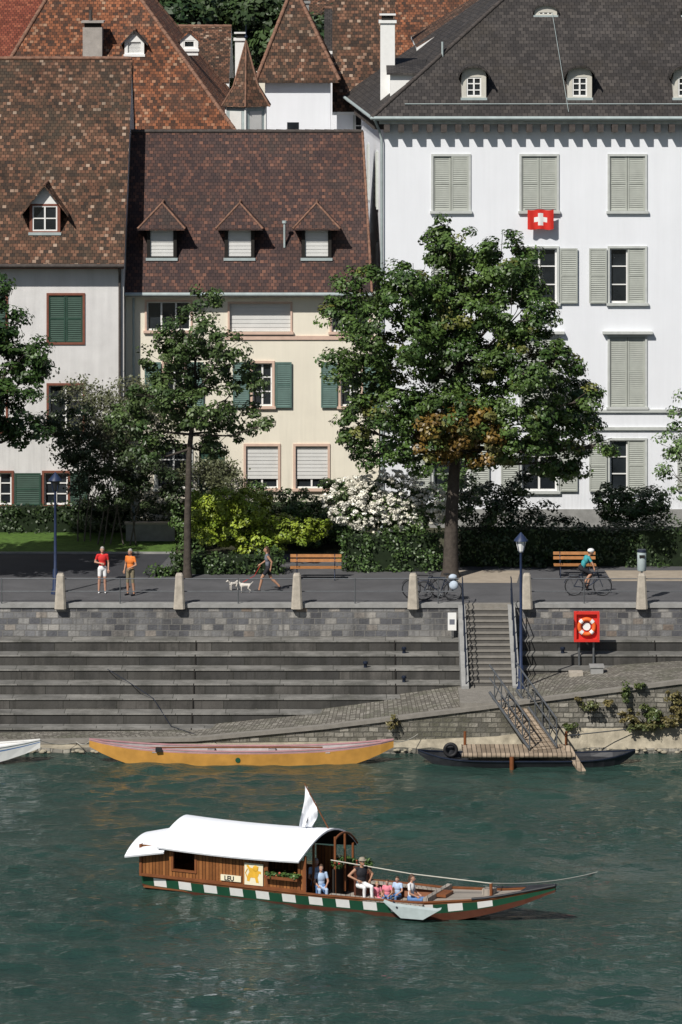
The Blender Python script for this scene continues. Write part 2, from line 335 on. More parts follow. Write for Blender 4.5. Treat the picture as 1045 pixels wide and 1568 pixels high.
xs_=np.concatenate([[-1500,-600,-200,-80,-45],xsf,[45,80,200,600,1500]]); ys_=np.concatenate([[-900,-400,-200,-100,-65],ysf])
XX,YY=np.meshgrid(xs_,ys_); H=np.zeros_like(XX); r2=np.random.default_rng(11)
for i in range(46):
    lam=float(np.exp(r2.uniform(math.log(.5),math.log(3.8)))); th=r2.normal(1.35,.75); k=2*math.pi/lam; slope=.036*(1.15 if .6<lam<1.8 else .8)
    ph=r2.uniform(0,6.28); wob=.6*np.sin(XX*r2.uniform(.1,.35)+YY*r2.uniform(-.3,.3)+r2.uniform(0,6))*1.8
    H+=slope/k*np.sin(k*(math.cos(th)*XX+math.sin(th)*YY)+ph+wob)
patch=.8+.45*np.sin(XX*.23+1.3*np.sin(YY*.31))*np.sin(YY*.27+1.1*np.sin(XX*.17+2))
H*=patch; fade=np.clip((36-np.abs(XX))/3,0,1)*np.clip((YY+52)/4,0,1)*np.clip(.35+(-6.4-YY)/8,0.,1); H*=fade
ny_,nx_=XX.shape; V=np.stack([XX,YY,H],-1).reshape(-1,3); ii=(np.arange(ny_-1)[:,None]*nx_+np.arange(nx_-1)[None,:]).ravel()
Fq=np.stack([ii,ii+1,ii+nx_+1,ii+nx_],1); me=bpy.data.meshes.new('river_water'); me.vertices.add(len(V)); me.vertices.foreach_set('co',V.ravel()); me.loops.add(len(Fq)*4); me.polygons.add(len(Fq))
me.loops.foreach_set('vertex_index',Fq.ravel()); me.polygons.foreach_set('loop_start',np.arange(len(Fq))*4); me.polygons.foreach_set('loop_total',np.full(len(Fq),4)); me.polygons.foreach_set('use_smooth',np.ones(len(Fq),bool)); me.update(calc_edges=True)
me.materials.append(M['water']); link(bpy.data.objects.new('river_water',me))
# quay wall + terrace steps
XW0,XW1=-70,70
mb=MB()
xs0,xs1=X(708,0),X(783,0)
mb.poly([(XW0,0,2.4),(XW1,0,2.4),(XW1,0,GZ-.12),(XW0,0,GZ-.12)],'quaystone')
mb.box(XW0,xs0,-.06,.3,GZ-.12,GZ+.03,'concgrey'); mb.box(xs1,XW1,-.06,.3,GZ-.12,GZ+.03,'concgrey'); mb.box(xs0,xs1,0,.3,GZ-.12,GZ+.006,'stair')
mb.build('quay_wall')
mb=MB(); zt=2.66
for k in range(8):
    z=zt-.37*k; y0=-.78*k; y1=-.78*(k+1)
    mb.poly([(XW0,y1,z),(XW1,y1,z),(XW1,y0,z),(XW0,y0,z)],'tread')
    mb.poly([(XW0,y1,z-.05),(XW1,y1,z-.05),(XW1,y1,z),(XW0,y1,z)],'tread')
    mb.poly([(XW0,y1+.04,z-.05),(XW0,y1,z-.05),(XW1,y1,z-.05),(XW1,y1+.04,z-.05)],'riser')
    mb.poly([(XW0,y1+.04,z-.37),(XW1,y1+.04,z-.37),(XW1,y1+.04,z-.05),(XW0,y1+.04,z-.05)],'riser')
for uu in (-560,-130,297,606,1010):
    for k in range(8):
        z=zt-.37*k; y1=-.78*(k+1); x=X(uu,-3); mb.box(x-.02,x+.02,y1-.004,y1+.06,z-.37,z+.003,'dark')
mb.build('terrace_steps')
def itp(u,t): return float(np.interp(u,[a for a,b in t],[b for a,b in t]))
ZF=[(-1500,.3),(0,.3),(300,.42),(500,.85),(740,1.52),(830,1.8),(1045,2.42),(1400,2.7),(2500,2.7)]
ZB=[(-1500,.1),(300,.3),(500,.8),(740,1.6),(830,1.72),(1045,2.02),(1400,2.3),(2500,2.3)]
ZA=[(-1500,.22),(300,.24),(600,.34),(760,.5),(850,.8),(2500,.85)]
mb=MB(); us=list(range(-1000,2000,20)); 
rj=random.Random(3)
for i in range(len(us)-1):
    u0,u1=us[i],us[i+1]
    def P(u,y,z): return (X(u,-7),y,z)
    mb.poly([P(u0,-7,itp(u0,ZF)),P(u1,-7,itp(u1,ZF)),P(u1,-1,itp(u1,ZB)),P(u0,-1,itp(u0,ZB))],'cobble')
mb.build('cobbled_ramp')
mb=MB()
for i in range(len(us)-1):
    u0,u1=us[i],us[i+1]
    mb.poly([P(u0,-7.02,itp(u0,ZA)-.1),P(u1,-7.02,itp(u1,ZA)-.1),P(u1,-7.02,itp(u1,ZF)-.1),P(u0,-7.02,itp(u0,ZF)-.1)],'rubble')
    a=[P(u0,-7.1,itp(u0,ZF)-.1),P(u1,-7.1,itp(u1,ZF)-.1),P(u1,-7.1,itp(u1,ZF)+.03),P(u0,-7.1,itp(u0,ZF)+.03)]
    mb.poly(a,'stair'); mb.poly([a[3],a[2],P(u1,-6.8,itp(u1,ZF)+.03),P(u0,-6.8,itp(u0,ZF)+.03)],'stair')
mb.build('retaining_wall')
mb=MB(); off=[rj.uniform(-.1,.1) for _ in range(len(us)+1)]
for i in range(len(us)-1):
    u0,u1=us[i],us[i+1]
    a=P(u0,-7.0,itp(u0,ZA)); b=P(u1,-7.0,itp(u1,ZA)); c=P(u1,-7.42+off[i+1],.14+off[i+1]*.3); d=P(u0,-7.42+off[i],.14+off[i]*.3)
    mb.poly([d,c,b,a],'apron'); e=P(u1,-7.6+off[i+1],-.4); f=P(u0,-7.6+off[i],-.4); mb.poly([f,e,c,d],'rubble')
for k in range(260):
    u=rj.uniform(-200,1300); y=rj.uniform(-7.65,-7.15); r=rj.uniform(.03,.09); mb.ball((X(u,-7),y,.06+itp(u,ZA)*.2*max(0,(y+7.6))/.4),(r*1.5,r,r*.7),'apron',6,4)
mb.build('riverbank_apron')
# stairs
mb=MB(); n=14; zl=1.62; dz=(GZ-zl)/n
sx0,sx1=X(716,-2),X(781,-2)
for k in range(n):
    z=GZ-dz*(k+1); y1=-.31*(k+1)
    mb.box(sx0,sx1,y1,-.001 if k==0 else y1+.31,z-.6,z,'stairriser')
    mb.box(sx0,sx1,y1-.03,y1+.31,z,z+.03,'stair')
for xx in (sx0-.28,sx1):
    mb.add([(xx,0,GZ),(xx+.26,0,GZ),(xx+.26,-4.5,1.75),(xx,-4.5,1.75),(xx,0,1.2),(xx+.26,0,1.2),(xx+.26,-4.5,1.2),(xx,-4.5,1.2)],[(0,1,2,3),(3,2,6,7),(0,3,7,4),(1,5,6,2)],'concgrey')
mb.box(sx0-.4,sx1+.35,-7,-4.2,.8,1.64,'stair')
mb.build('stone_staircase')
mb=MB()
for xx in (sx0-.12,sx1+.13):
    for h in (.95,.5):
        mb.tube([(xx,.3,GZ+h),(xx,0,GZ+h),(xx,-4.5,1.75+h),(xx,-4.8,1.7+h)],.022,'darkmetal',6)
    for k in range(6):
        y=-4.4*k/5; z=GZ+(1.75-GZ)*k/5; mb.tube([(xx,y,z-.05),(xx,y,z+.95)],.02,'darkmetal',6)
mb.build('stair_handrail')
posts=[-270,-88,93,275,455,633,807,983,1163]
for u in posts:
    mb=MB(); x=X(u,-.1)
    vs=[];H_=[(3.72,.21),(3.9,.2),(4.75,.15),(4.92,.14),(5.0,.1)]
    for z,w in H_:
        c=w*.35
        vs+=[(x-w+c,-.1-w,z),(x+w-c,-.1-w,z),(x+w,-.1-w+c,z),(x+w,-.1+w-c,z),(x+w-c,-.1+w,z),(x-w+c,-.1+w,z),(x-w,-.1+w-c,z),(x-w,-.1-w+c,z)]
    fs=[(i*8+k,i*8+(k+1)%8,(i+1)*8+(k+1)%8,(i+1)*8+k) for i in range(len(H_)-1) for k in range(8)]+[tuple(range(32,40))]
    mb.add(vs,fs,'concrete'); mb.build('stone_bollard')
mb=MB()
for a,b in zip(posts[:-1],posts[1:]):
    p,q=X(a,-.1)+.14,X(b,-.1)-.14
    if a==633: q=xs0-.1
    for z in (4.78,4.32): mb.tube([(p,.0,z),(q,.0,z)],.02,'metal',6)
    xm=(p+q)/2; mb.tube([(xm,0,GZ),(xm,0,4.8)],.026,'metal',6)
mb.build('quay_railing')
def lamp(u,y,z0,zt,m='bluemetal'):
    mb=MB(); x=X(u,y)
    mb.tube([(x,y,z0),(x,y,z0+.12),(x,y,z0+.2),(x,y,z0+.9),(x,y,z0+.95),(x,y,zt-.75),(x,y,zt-.7)],[.17,.16,.11,.095,.06,.045,.07],m,10)
    mb.tube([(x,y,zt-.7),(x,y,zt-.66),(x,y,zt-.3)],[.07,.1,.19],'whitep' if u>500 else 'glass',8,False)
    mb.tube([(x,y,zt-.3),(x,y,zt-.27),(x,y,zt-.1),(x,y,zt-.04),(x,y,zt)],[.26,.25,.1,.05,.015],m,10)
    for k in range(4):
        a=math.pi/4+k*math.pi/2; mb.tube([(x+.1*math.cos(a),y+.1*math.sin(a),zt-.7),(x+.2*math.cos(a),y+.2*math.sin(a),zt-.28)],.014,m,5)
    mb.build('street_lamp')
lamp(798,-4.7,1.6,Zv(815,-4.7)); lamp(85,2.2,GZ,Zv(723,2.2))
# ================================================================ HOUSES
E=empty('white_townhouse'); yb=18.; bx0,bx1=1.75,24.
def xb(u): return X(u,yb)
def zb(v): return Zv(v,yb)
wl=MB(); tr=MB(); wn=MB(); sh=MB(); ops=[]
cols=[691,826,961,1096,1231]
for ci,cu in enumerate(cols):
    a,b=xb(cu-27),xb(cu+27); mid=(a+b)/2; lw=(b-a)/2
    for ri,(v0,v1) in enumerate([(239,323),(380,464),(516,623),(674,752)]):
        c,d=zb(v1),zb(v0); ops.append((a,b,c,d)); surround(tr,a,b,c,d,yb,'stonefr',.09,.05)
        closed = ri in (0,2) or (ri==1 and ci in (0,3)) 
        if closed:
            shutter(sh,a,mid-.01,c,d,yb+.06,M['shgrey']); shutter(sh,mid+.01,b,c,d,yb+(.06 if (ci+ri)%3 else .0),M['shgrey']); wn.poly([(a,yb+.15,c),(b,yb+.15,c),(b,yb+.15,d),(a,yb+.15,d)],'dark')
        else:
            win(wn,a,b,c,d,yb,'whitep',2,3,.2,.07)
            if ci==1 and ri==1:
                shutter(sh,b+.12,b+.12+lw,c,d,yb-.07,M['shgrey']); shutter(sh,a,a+lw*.6,c,d,yb+.04,M['shgrey'])
            elif ci==2:
                shutter(sh,a-.12-lw,a-.12,c,d,yb-.07,M['shgrey']); shutter(sh,mid+.01,b,c,d,yb+.04,M['shgrey'])
            else:
                shutter(sh,a-.12-lw,a-.12,c,d,yb-.07,M['shgrey']); shutter(sh,b+.12,b+.12+lw,c,d,yb-.07,M['shgrey'])
        if ri==2: tr.box(a-.3,b+.3,yb-.25,yb+.02,d+.14,d+.24,'stonefr'); tr.box(a-.2,b+.2,yb-.14,yb+.02,d+.0951,d+.14,'stonefr')
facade(wl,bx0,bx1,GZ-.1,20.5,yb,ops,M['wallwhite'],.2)
SP=[(1.75,18),(.95,30),(.9,36)]
for p,q in zip(SP[:-1],SP[1:]): wl.poly([(q[0],q[1],GZ-.1),(p[0],p[1],GZ-.1),(p[0],p[1],20.5),(q[0],q[1],20.5)],'wallwhite')
wl.poly([(bx1,36,GZ-.1),(.9,36,GZ-.1),(.9,36,20.5),(bx1,36,20.5)],'wallwhite'); wl.poly([(bx1,18,GZ-.1),(bx1,36,GZ-.1),(bx1,36,20.5),(bx1,18,20.5)],'wallwhite')
for v in (629,656): tr.box(bx0-.02,bx1,yb-.1,yb+.05,zb(v)-.06,zb(v)+.06,'stonefr')
tr.box(bx0-.03,bx1,yb-.07,yb+.05,GZ-.1,GZ+.75,'concgrey')
for yy in (21.5,26.5):
    xx=1.75-(yy-18)*.0667
    for (z0,z1) in ((16.6,19.),(12.8,15.2),(8.8,11.5)): tr.box(xx-.05,xx+.1,yy-.55,yy+.55,z0,z1,'stonefr'); sh.box(xx-.08,xx-.051,yy-.45,yy+.45,z0+.1,z1-.1,'shgrey')
tr.box(bx0-.2,bx1,17.62,18.02,20.34,20.48,'stonefr'); tr.box(1.3,bx1,17.38,18.02,20.481,20.6,'stonefr'); 
x=bx0
while x<bx1: tr.box(x,x+.24,17.45,17.99,20.02,20.339,'ridgedark'); x+=.58
for k in range(20):
    yy=18+k*.6; xx=1.75-(yy-18)*.0667; tr.box(xx-.42,xx+.01,yy,yy+.2,20.1,20.34,'ridgedark')
wl.poly([(1.35,17.6,20.49),(1.75,17.6,20.49),(.9,36,20.49),(.4,36,20.49)],'stonefr')
tr.tube([(1.2,17.33,20.6),(bx1,17.33,20.6)],.075,'zinc',8); tr.tube([(1.25,17.33,20.6),(.15,34,20.6)],.07,'zinc',8)
tr.tube([(1.35,17.33,20.55),(1.55,17.8,20.1),(1.66,17.88,19.7),(1.66,17.88,GZ)],.055,'zinc',8)
wl.build('walls',E); tr.build('stone_trim',E); wn.build('windows',E); sh.build('shutters',E)
rf=MB(); sl=.84; e0=(1.25,17.33,20.62); rdg=26.2; zr=20.62+sl*(rdg-17.33)
R1=(1.25+8.87,rdg,zr); R2=(bx1+.3,rdg,zr)
rf.slab([e0,(bx1+.3,17.33,20.62),R2,R1],.1,M['slate']); rf.slab([(.1,36,20.62),e0,R1],.1,M['slate']); rf.slab([(bx1+.3,36,20.62),(.1,36,20.62),R1,R2],.1,M['slate'])
ridge(rf,e0,R1,'ridgedark',.1); ridge(rf,R1,R2,'ridgedark',.1)
M['dormst']=mat('dormer_stone',(.55,.53,.47),.8,.08,4)
for cu in (726,888,1050,1212): dormer(rf,X(cu,18.2),18.2,21.3,1.0,1.0,.42,sl,'dormst','slate',.26,arch=True,nx=2,nz=3,win_m=.2)
for cu in (836,1062): dormer(rf,X(cu,22.1),22.1,24.55,.95,.28,.3,sl,'dormst','slate',.12,arch=True,nx=3,nz=1,win_m=.18)
rf.tube([(X(678,20),20.2,22.8),(X(678,20),20.2,23.6)],.05,'zinc',6)
rf.tube([(2.6,17.87,21.15),(bx1,17.87,21.15)],.02,'zinc',5)
rf.tube([(X(870,18),17.5,20.85),(X(845,22),22.5,25.05)],.012,'zinc',4)
rf.build('roof',E)
ch=MB(); 
bx=X(594,21); chimney(ch,bx,21.5,.6,.6,19.5,Zv(35,21.5),'whitep')
gx0,gx1=X(598,19.6),X(645,19.6); ch.box(gx0,gx1,19.8,22.5,20.5,Zv(112,19.8),'whitep')
zt_=Zv(112,19.8); ch.slab([(gx0-.15,19.6,zt_+.02),(gx1+.15,19.6,zt_+.02),(gx1+.3,22.7,zt_+.5),(gx0-.15,22.7,zt_+.5)],.08,M['slate'])
ch.build('chimney',E)
mb=MB(); fx0,fx1=X(808,17.7),X(848,17.7); fz0,fz1=Zv(351,17.7),Zv(321,17.7)
nx,nz=20,16; vs=[];fs=[]
for j in range(nz+1):
    for i in range(nx+1): vs.append((fx0+(fx1-fx0)*i/nx,17.62-.035*math.sin(i*.8+j*.08)*(1-j/nz*.5),fz0+(fz1-fz0)*j/nz-.02*math.sin(i*.5)))
fr_=[];fw_=[]
for j in range(nz):
    for i in range(nx):
        f=(j*(nx+1)+i,j*(nx+1)+i+1,(j+1)*(nx+1)+i+1,(j+1)*(nx+1)+i)
        cr=((8<=i<=11 and 3<=j<=12) or (5<=i<=14 and 6<=j<=9)); (fw_ if cr else fr_).append(f)
mb.add(vs,fr_,'red',True); mb.add(vs,fw_,'whitep',True); mb.tube([(fx0-.1,17.68,fz1+.02),(fx1+.1,17.68,fz1+.02)],.02,'metal',6); mb.build('swiss_flag')
# ---- middle house
E=empty('cream_townhouse'); yb=18.; mx0,mx1=-8.8,1.55
wl=MB(); tr=MB(); wn=MB(); sh=MB()
ops=[]
def op(u0,u1,v0,v1): o=(xb(u0),xb(u1),zb(v1),zb(v0)); ops.append(o); return o
o=op(225,292,462,506); win(wn,*o,yb,'whitep',3,1,.2,.06); surround(tr,*o,yb,'pinkst',.08,.04)
o=op(352,445,465,508); wn.poly([(o[0],yb+.12,o[2]),(o[1],yb+.12,o[2]),(o[1],yb+.12,o[3]),(o[0],yb+.12,o[3])],'blind'); surround(tr,*o,yb,'pinkst',.08,.05)
for k in range(7): wn.box(o[0],o[1],yb+.1,yb+.118,o[2]+(o[3]-o[2])*(k+.06)/7,o[2]+(o[3]-o[2])*(k+.9)/7,'blind')
o=op(508,565,465,508); win(wn,*o,yb,'whitep',3,1,.2,.06); surround(tr,*o,yb,'pinkst',.08,.04)
for (a,b) in ((387,417),(252,282),(522,552)):
    o=op(a,b,556,622); win(wn,*o,yb,'whitep',2,3,.2,.06); surround(tr,*o,yb,'pinkst',.1,.05)
    shutter(sh,xb(b+5),xb(b+30),o[2]-.05,o[3]+.05,yb-.07,M['shmid']); shutter(sh,xb(a-30),xb(a-5),o[2]-.05,o[3]+.05,yb-.07,M['shmid'])
for (a,b,bl) in ((377,426,1),(453,502,1),(240,292,0)):
    o=op(a,b,683,748); surround(tr,*o,yb,'pinkst' if bl else 'stonefr',.1,.05)
    win(wn,*o,yb,'whitep',2,3,.2,.06)
    if bl:
        zc=o[2]+(o[3]-o[2])*.22; 
        for k in range(9): wn.box(o[0],o[1],yb+.06,yb+.085,zc+(o[3]-zc)*(k+.05)/9,zc+(o[3]-zc)*(k+.93)/9,'blind')
o=op(305,345,690,790); wn.poly([(o[0],yb+.15,o[2]),(o[1],yb+.15,o[2]),(o[1],yb+.15,o[3]),(o[0],yb+.15,o[3])],'shgreen')
facade(wl,mx0,mx1,GZ-.1,13.5,yb,ops,M['wallcream'],.2)
wl.poly([(mx1,18,GZ-.1),(mx1,27,GZ-.1),(mx1,27,13.5),(mx1,18,13.5)],'wallcream'); wl.poly([(mx0,27,GZ-.1),(mx0,18,GZ-.1),(mx0,18,13.5),(mx0,27,13.5)],'wallcream')
tr.box(xb(345),mx1,yb-.06,yb+.02,zb(520),zb(514),'pinkst')
ze=13.44; ye=17.5; sm_=1.26; yr=22.5; zr=19.74
tr.box(mx0,1.3,17.6,18.02,13.28,13.4,'whitep'); tr.tube([(mx0,17.42,13.42),(1.35,17.42,13.42)],.08,'zinc',8)
tr.tube([(xb(205),17.9,13.3),(xb(205),17.9,GZ)],.05,'zinc',8)
wl.build('walls',E); tr.build('trim',E); wn.build('windows',E); sh.build('shutters',E)
rf=MB(); rf.slab([(mx0,ye,ze),(1.28,ye,ze),(.92,yr,zr),(mx0,yr,zr)],.12,M['tile_mid'],M['brownfr']); rf.slab([(mx0,yr,zr),(.92,yr,zr),(.8,27.5,ze),(mx0,27.5,ze)],.12,M['tile_mid'])
ridge(rf,(mx0,yr,zr+.02),(.92,yr,zr+.02),'ridgedark',.1); ridge(rf,(1.26,ye,ze+.03),(.9,yr,zr+.03),'ridge',.06)
for cu in (248,367,485): dormer(rf,X(cu,18.5),18.5,14.72,1.22,1.36,.95,sm_,'dark','tile_mid',.36,glass='blind',hip=True,win_m=.14)
rf.tube([(X(436,19),18.9,15.2),(X(436,19),18.9,16.2)],.05,'zinc',6); rf.tube([(X(436,19),18.9,16.2),(X(436,19),18.9,16.3)],.1,'zinc',8)
rf.build('roof',E)
# ---- left house
E=empty('left_townhouse'); yl=17.; lx0,lx1=-22.,-8.82
def xl(u): return X(u,yl)
def zl_(v): return Zv(v,yl)
wl=MB(); tr=MB(); wn=MB(); sh=MB(); ops=[]
for (a,b) in ((72,130),(-45,12),(-160,-102)):
    o=(xl(a+3),xl(b-3),zl_(524),zl_(452)); ops.append(o); mid=(o[0]+o[1])/2
    surround(tr,*o,yl,'brownfr',.09,.05,sill=False); shutter(sh,o[0],mid-.01,o[2],o[3],yl+.04,M['shgreen']); shutter(sh,mid+.01,o[1],o[2],o[3],yl+.04,M['shgreen'])
for (a,b) in ((72,130),(-45,12)):
    o=(xl(a+3),xl(b-3),zl_(660),zl_(590)); ops.append(o); win(wn,*o,yl,'whitep',2,3,.2,.06); surround(tr,*o,yl,'brownfr',.09,.05,sill=False)
for (a,b) in ((-18,18),(68,104)):
    o=(xl(a),xl(b),zl_(773),zl_(724)); ops.append(o); win(wn,*o,yl,'whitep',2,3,.2,.06); surround(tr,*o,yl,'brownfr',.09,.05,sill=False); shutter(sh,xl(b+5),xl(b+45) if b<50 else xl(b+30),o[2],o[3],yl-.07,M['shgreen'])
facade(wl,lx0,lx1,GZ-.1,14.7,yl,ops,M['wallleft'],.2)
ze=14.68; ye=16.4; sL=1.19; yr=23.2; zr=ze+sL*(yr-ye)
wl.add([(lx1,17,GZ-.1),(lx1,29.5,GZ-.1),(lx1,29.5,ze),(lx1,yr,zr-.12),(lx1,ye+.6,ze+.58)],[(0,1,2,3,4)],'wallleft')
tr.box(lx0,lx1,16.5,17.02,14.55,14.62,'brownfr'); tr.tube([(lx0,16.33,14.68),(lx1+.05,16.33,14.68)],.08,'ridgedark',8); tr.tube([(xl(184),16.9,14.5),(xl(184),16.9,GZ)],.055,'ridgedark',8)
tr.tube([(xl(184),16.4,14.6),(xl(184),16.9,14.3)],.05,'ridgedark',8)
wl.build('walls',E); tr.build('trim',E); wn.build('windows',E); sh.build('shutters',E)
rf=MB(); rf.slab([(lx0,ye,ze),(lx1+.04,ye,ze),(lx1+.04,yr,zr),(lx0,yr,zr)],.12,M['tile_left'],M['brownfr']); rf.slab([(lx0,yr,zr),(lx1+.04,yr,zr),(lx1+.04,30,ze),(lx0,30,ze)],.12,M['tile_left'])
ridge(rf,(lx0,yr,zr+.02),(lx1,yr,zr+.02),'ridge',.1)
for cu in (69,-90): dormer(rf,X(cu,17.4),17.4,15.86,1.25,1.25,.8,sL,'brownfr','tile_left',.34,nx=2,nz=2,win_m=.12)
rf.build('roof',E)
# ---- big hip roofed house behind
def gable_hip(name,x0,x1,y0,y1,ze,apex,mroof,wall='wallleft',rid='ridge',base=GZ):
    E=empty(name); w=MB(); w.box(x0+.4,x1-.4,y0+.4,y1-.4,base,ze+.1,wall); w.build('walls',E)
    r=MB(); a,b=apex; c=[(x0,y0,ze),(x1,y0,ze),(x1,y1,ze),(x0,y1,ze)]
    if abs(a[1]-b[1])<.01:
        r.slab([c[0],c[1],b,a],.12,M[mroof]); r.slab([c[1],c[2],b],.12,M[mroof]); r.slab([c[2],c[3],a,b],.12,M[mroof]); r.slab([c[3],c[0],a],.12,M[mroof]); hips=[(c[0],a),(c[3],a),(c[1],b),(c[2],b),(a,b)]
    else:
        r.slab([c[0],c[1],a],.12,M[mroof]); r.slab([c[1],c[2],b,a],.12,M[mroof]); r.slab([c[2],c[3],b],.12,M[mroof]); r.slab([c[3],c[0],a,b],.12,M[mroof]); hips=[(c[0],a),(c[1],a),(c[2],b),(c[3],b),(a,b)]
    for p,q in hips: ridge(r,p,q,rid,.1)
    return E,r
E,r=gable_hip('large_hip_roofed_house',-16.1,-4.4,26,43,19.4,((-11.26,34,28.2),(-11.26,38,28.2)),'tile_orange')
sk=(28.2-19.4)/8
def ron(u,v):
    k=(v+173)/6300; d=(30-19.4+sk*176)/(sk+k); return X(u,d-150),d-150,30-k*d
x,y,z=ron(142,95); r.box(x-.42,x+.42,y-.1,y+.9,z-.3,Zv(42,y),'chimst'); zz=Zv(42,y); r.box(x-.35,x+.35,y,y+.8,zz,zz+.2,'dark'); r.box(x-.49,x+.49,y-.15,y+.95,zz+.2,zz+.28,'chimst'); r.tube([(x-.1,y+.4,zz+.28),(x-.1,y+.4,zz+.75)],.07,'ridgedark',8); r.box(x-.55,x+.55,y-.25,y+.3,z-.1,z+.1,'zinc')
x,y,z=ron(206,86); dormer(r,x,y,z,.85,.7,.45,sk,'whitep','slate',.16,nx=2,nz=2,win_m=.14,glass='blind')
r.build('roof',E)
# ---- turret
E=empty('stair_turret'); t=MB(); y=28.; cx=X(377,y)
z0=Zv(205,y); z1=Zv(160,y); za=Zv(62,y)
def ngon(cx,cy,r,z,n=6,ph=math.pi/6): return [(cx+r*math.cos(ph+2*math.pi*i/n),cy+r*math.sin(ph+2*math.pi*i/n),z) for i in range(n)]
a=ngon(cx,y,.98,z0-6); b=ngon(cx,y,.98,z1)
t.add(a+b,[(i,(i+1)%6,(i+1)%6+6,i+6) for i in range(6)],'zinc')
for i in range(6):
    p=Vector(a[i]);q=Vector(a[(i+1)%6]); 
    nrm=(p+q)/2-Vector((cx,y,p.z)); nrm.normalize(); p2=p.lerp(q,.2)+nrm*.02; q2=p.lerp(q,.8)+nrm*.02
    t.poly([(p2.x,p2.y,z1-1.1),(q2.x,q2.y,z1-1.1),(q2.x,q2.y,z1-.25),(p2.x,p2.y,z1-.25)],'blind')
    t.tube([(b[i][0],b[i][1],z0-2),b[i]],.05,'whitep',6)
t.build('walls',E)
t=MB(); b=ngon(cx,y,1.2,z1-.05); m_=ngon(cx,y,.62,z1+.8)
t.add(b+m_,[(i,(i+1)%6,(i+1)%6+6,i+6) for i in range(6)]+[tuple(range(5,-1,-1))],'tile_left'); t.add(m_+[(cx,y,za)],[(i,(i+1)%6,6) for i in range(6)],'tile_left')
for i in range(6): t.tube([b[i],m_[i],(cx,y,za)],[.05,.045,.04],'ridge',6)
t.tube([(cx,y,za-.1),(cx,y,za+.7)],[.04,.01],'darkmetal',6); t.ball((cx,y,za+.15),.08,'darkmetal')
t.build('spire',E)
y=33.; x0,x1=X(392,y),X(520,y); ze=Zv(123,y)
E,r=gable_hip('white_tower_house',x0,x1,y,y+4.5,ze,((X(445,y+2.2),y+2.2,Zv(-12,y+2.2)),(X(455,y+2.2),y+2.2,Zv(-12,y+2.2))),'tile_left','wallwhite')
r.poly([(X(440,y+.39),y+.39,Zv(205,y)),(X(458,y+.39),y+.39,Zv(205,y)),(X(458,y+.39),y+.39,Zv(188,y)),(X(440,y+.39),y+.39,Zv(188,y))],'glass')
r.build('roof',E)
def town_house(name,u0,u1,y0,dep,veave,vridge,mroof,wall,rid='ridge',side=False,windows=True):
    E=empty(name); x0,x1=X(u0,y0),X(u1,y0); ze=Zv(veave,y0); zr=Zv(vridge,y0+dep/2); w=MB()
    ops=[]
    if windows:
        x=x0+.8
        while x<x1-1.2: ops.append((x,x+.8,ze-1.9,ze-.6)); x+=1.9
    facade(w,x0,x1,GZ,ze,y0,ops,M[wall],.15)
    for o in ops: win(w,*o,y0,'whitep',2,2,.15,.06); surround(w,*o,y0,'stonefr',.07,.03)
    for x in (x0,x1):
        if side: w.add([(x,y0,GZ),(x,y0+dep,GZ),(x,y0+dep,ze),(x,y0,ze)],[(0,1,2,3)],wall)
        else: w.add([(x,y0,GZ),(x,y0+dep,GZ),(x,y0+dep,ze),(x,y0+dep/2,zr-.1),(x,y0,ze)],[(0,1,2,3,4)],wall)
    w.poly([(x0,y0+dep,GZ),(x1,y0+dep,GZ),(x1,y0+dep,ze),(x0,y0+dep,ze)],wall)
    r=MB()
    if side:
        xm=(x0+x1)/2; zr=Zv(vridge,y0)
        w.poly([(x0,y0,ze),(x1,y0,ze),(xm,y0,zr-.12)],wall)
        k=(zr-ze)/(xm-x0); r.slab([(x0-.4,y0-.35,ze-.4*k),(xm,y0-.35,zr),(xm,y0+dep,zr),(x0-.4,y0+dep,ze-.4*k)],.14,M[mroof],M['whitep']); r.slab([(x1+.4,y0-.35,ze-.4*k),(x1+.4,y0+dep,ze-.4*k),(xm,y0+dep,zr),(xm,y0-.35,zr)],.14,M[mroof],M['whitep'])
        ridge(r,(xm,y0-.35,zr),(xm,y0+dep,zr),rid,.1)
    else:
        e=.4; k=(zr-ze)/(dep/2)
        r.slab([(x0-.2,y0-e,ze-e*k),(x1+.2,y0-e,ze-e*k),(x1+.2,y0+dep/2,zr),(x0-.2,y0+dep/2,zr)],.14,M[mroof],M['whitep']); r.slab([(x0-.2,y0+dep/2,zr),(x1+.2,y0+dep/2,zr),(x1+.2,y0+dep+e,ze-e*k),(x0-.2,y0+dep+e,ze-e*k)],.14,M[mroof],M['whitep'])
        ridge(r,(x0-.2,y0+dep/2,zr),(x1+.2,y0+dep/2,zr),rid,.1)
    w.build('walls',E); r.build('roof',E); return E
town_house('narrow_white_house',516,600,35,8,150,-60,'tile_left','wallwhite')
town_house('slate_roofed_house',503,562,44,8,72,12,'slate','wallwhite')
town_house('gabled_house',652,905,30,14,64,-14,'tile_left','wallwhite','ridge',True,False)
town_house('rear_brick_roofed_house',590,720,48,10,110,-70,'tile_orange','wallcream')
town_house('rear_red_roofed_house',-160,60,48,12,95,-60,'tile_red','wallleft')
town_house('rear_dormered_house',262,345,46,8,120,40,'tile_left','wallwhite')
town_house('hillside_house',380,520,75,12,60,-40,'tile_left','wallcream')
town_house('hillside_house',520,700,80,12,40,-80,'tile_left','wallwhite')
town_house('hillside_house',-100,260,90,14,60,-90,'tile_red','wallcream')
town_house('hillside_house',800,1250,70,14,60,-120,'tile_left','wallcream')
mb=MB(); chimney(mb,X(368,38),38,.45,.45,18,Zv(62,38),'whitep'); mb.build('white_chimney')
mb=MB(); chimney(mb,X(467,46),46,.4,.5,18,Zv(5,46),'concgrey'); mb.build('rear_chimney')
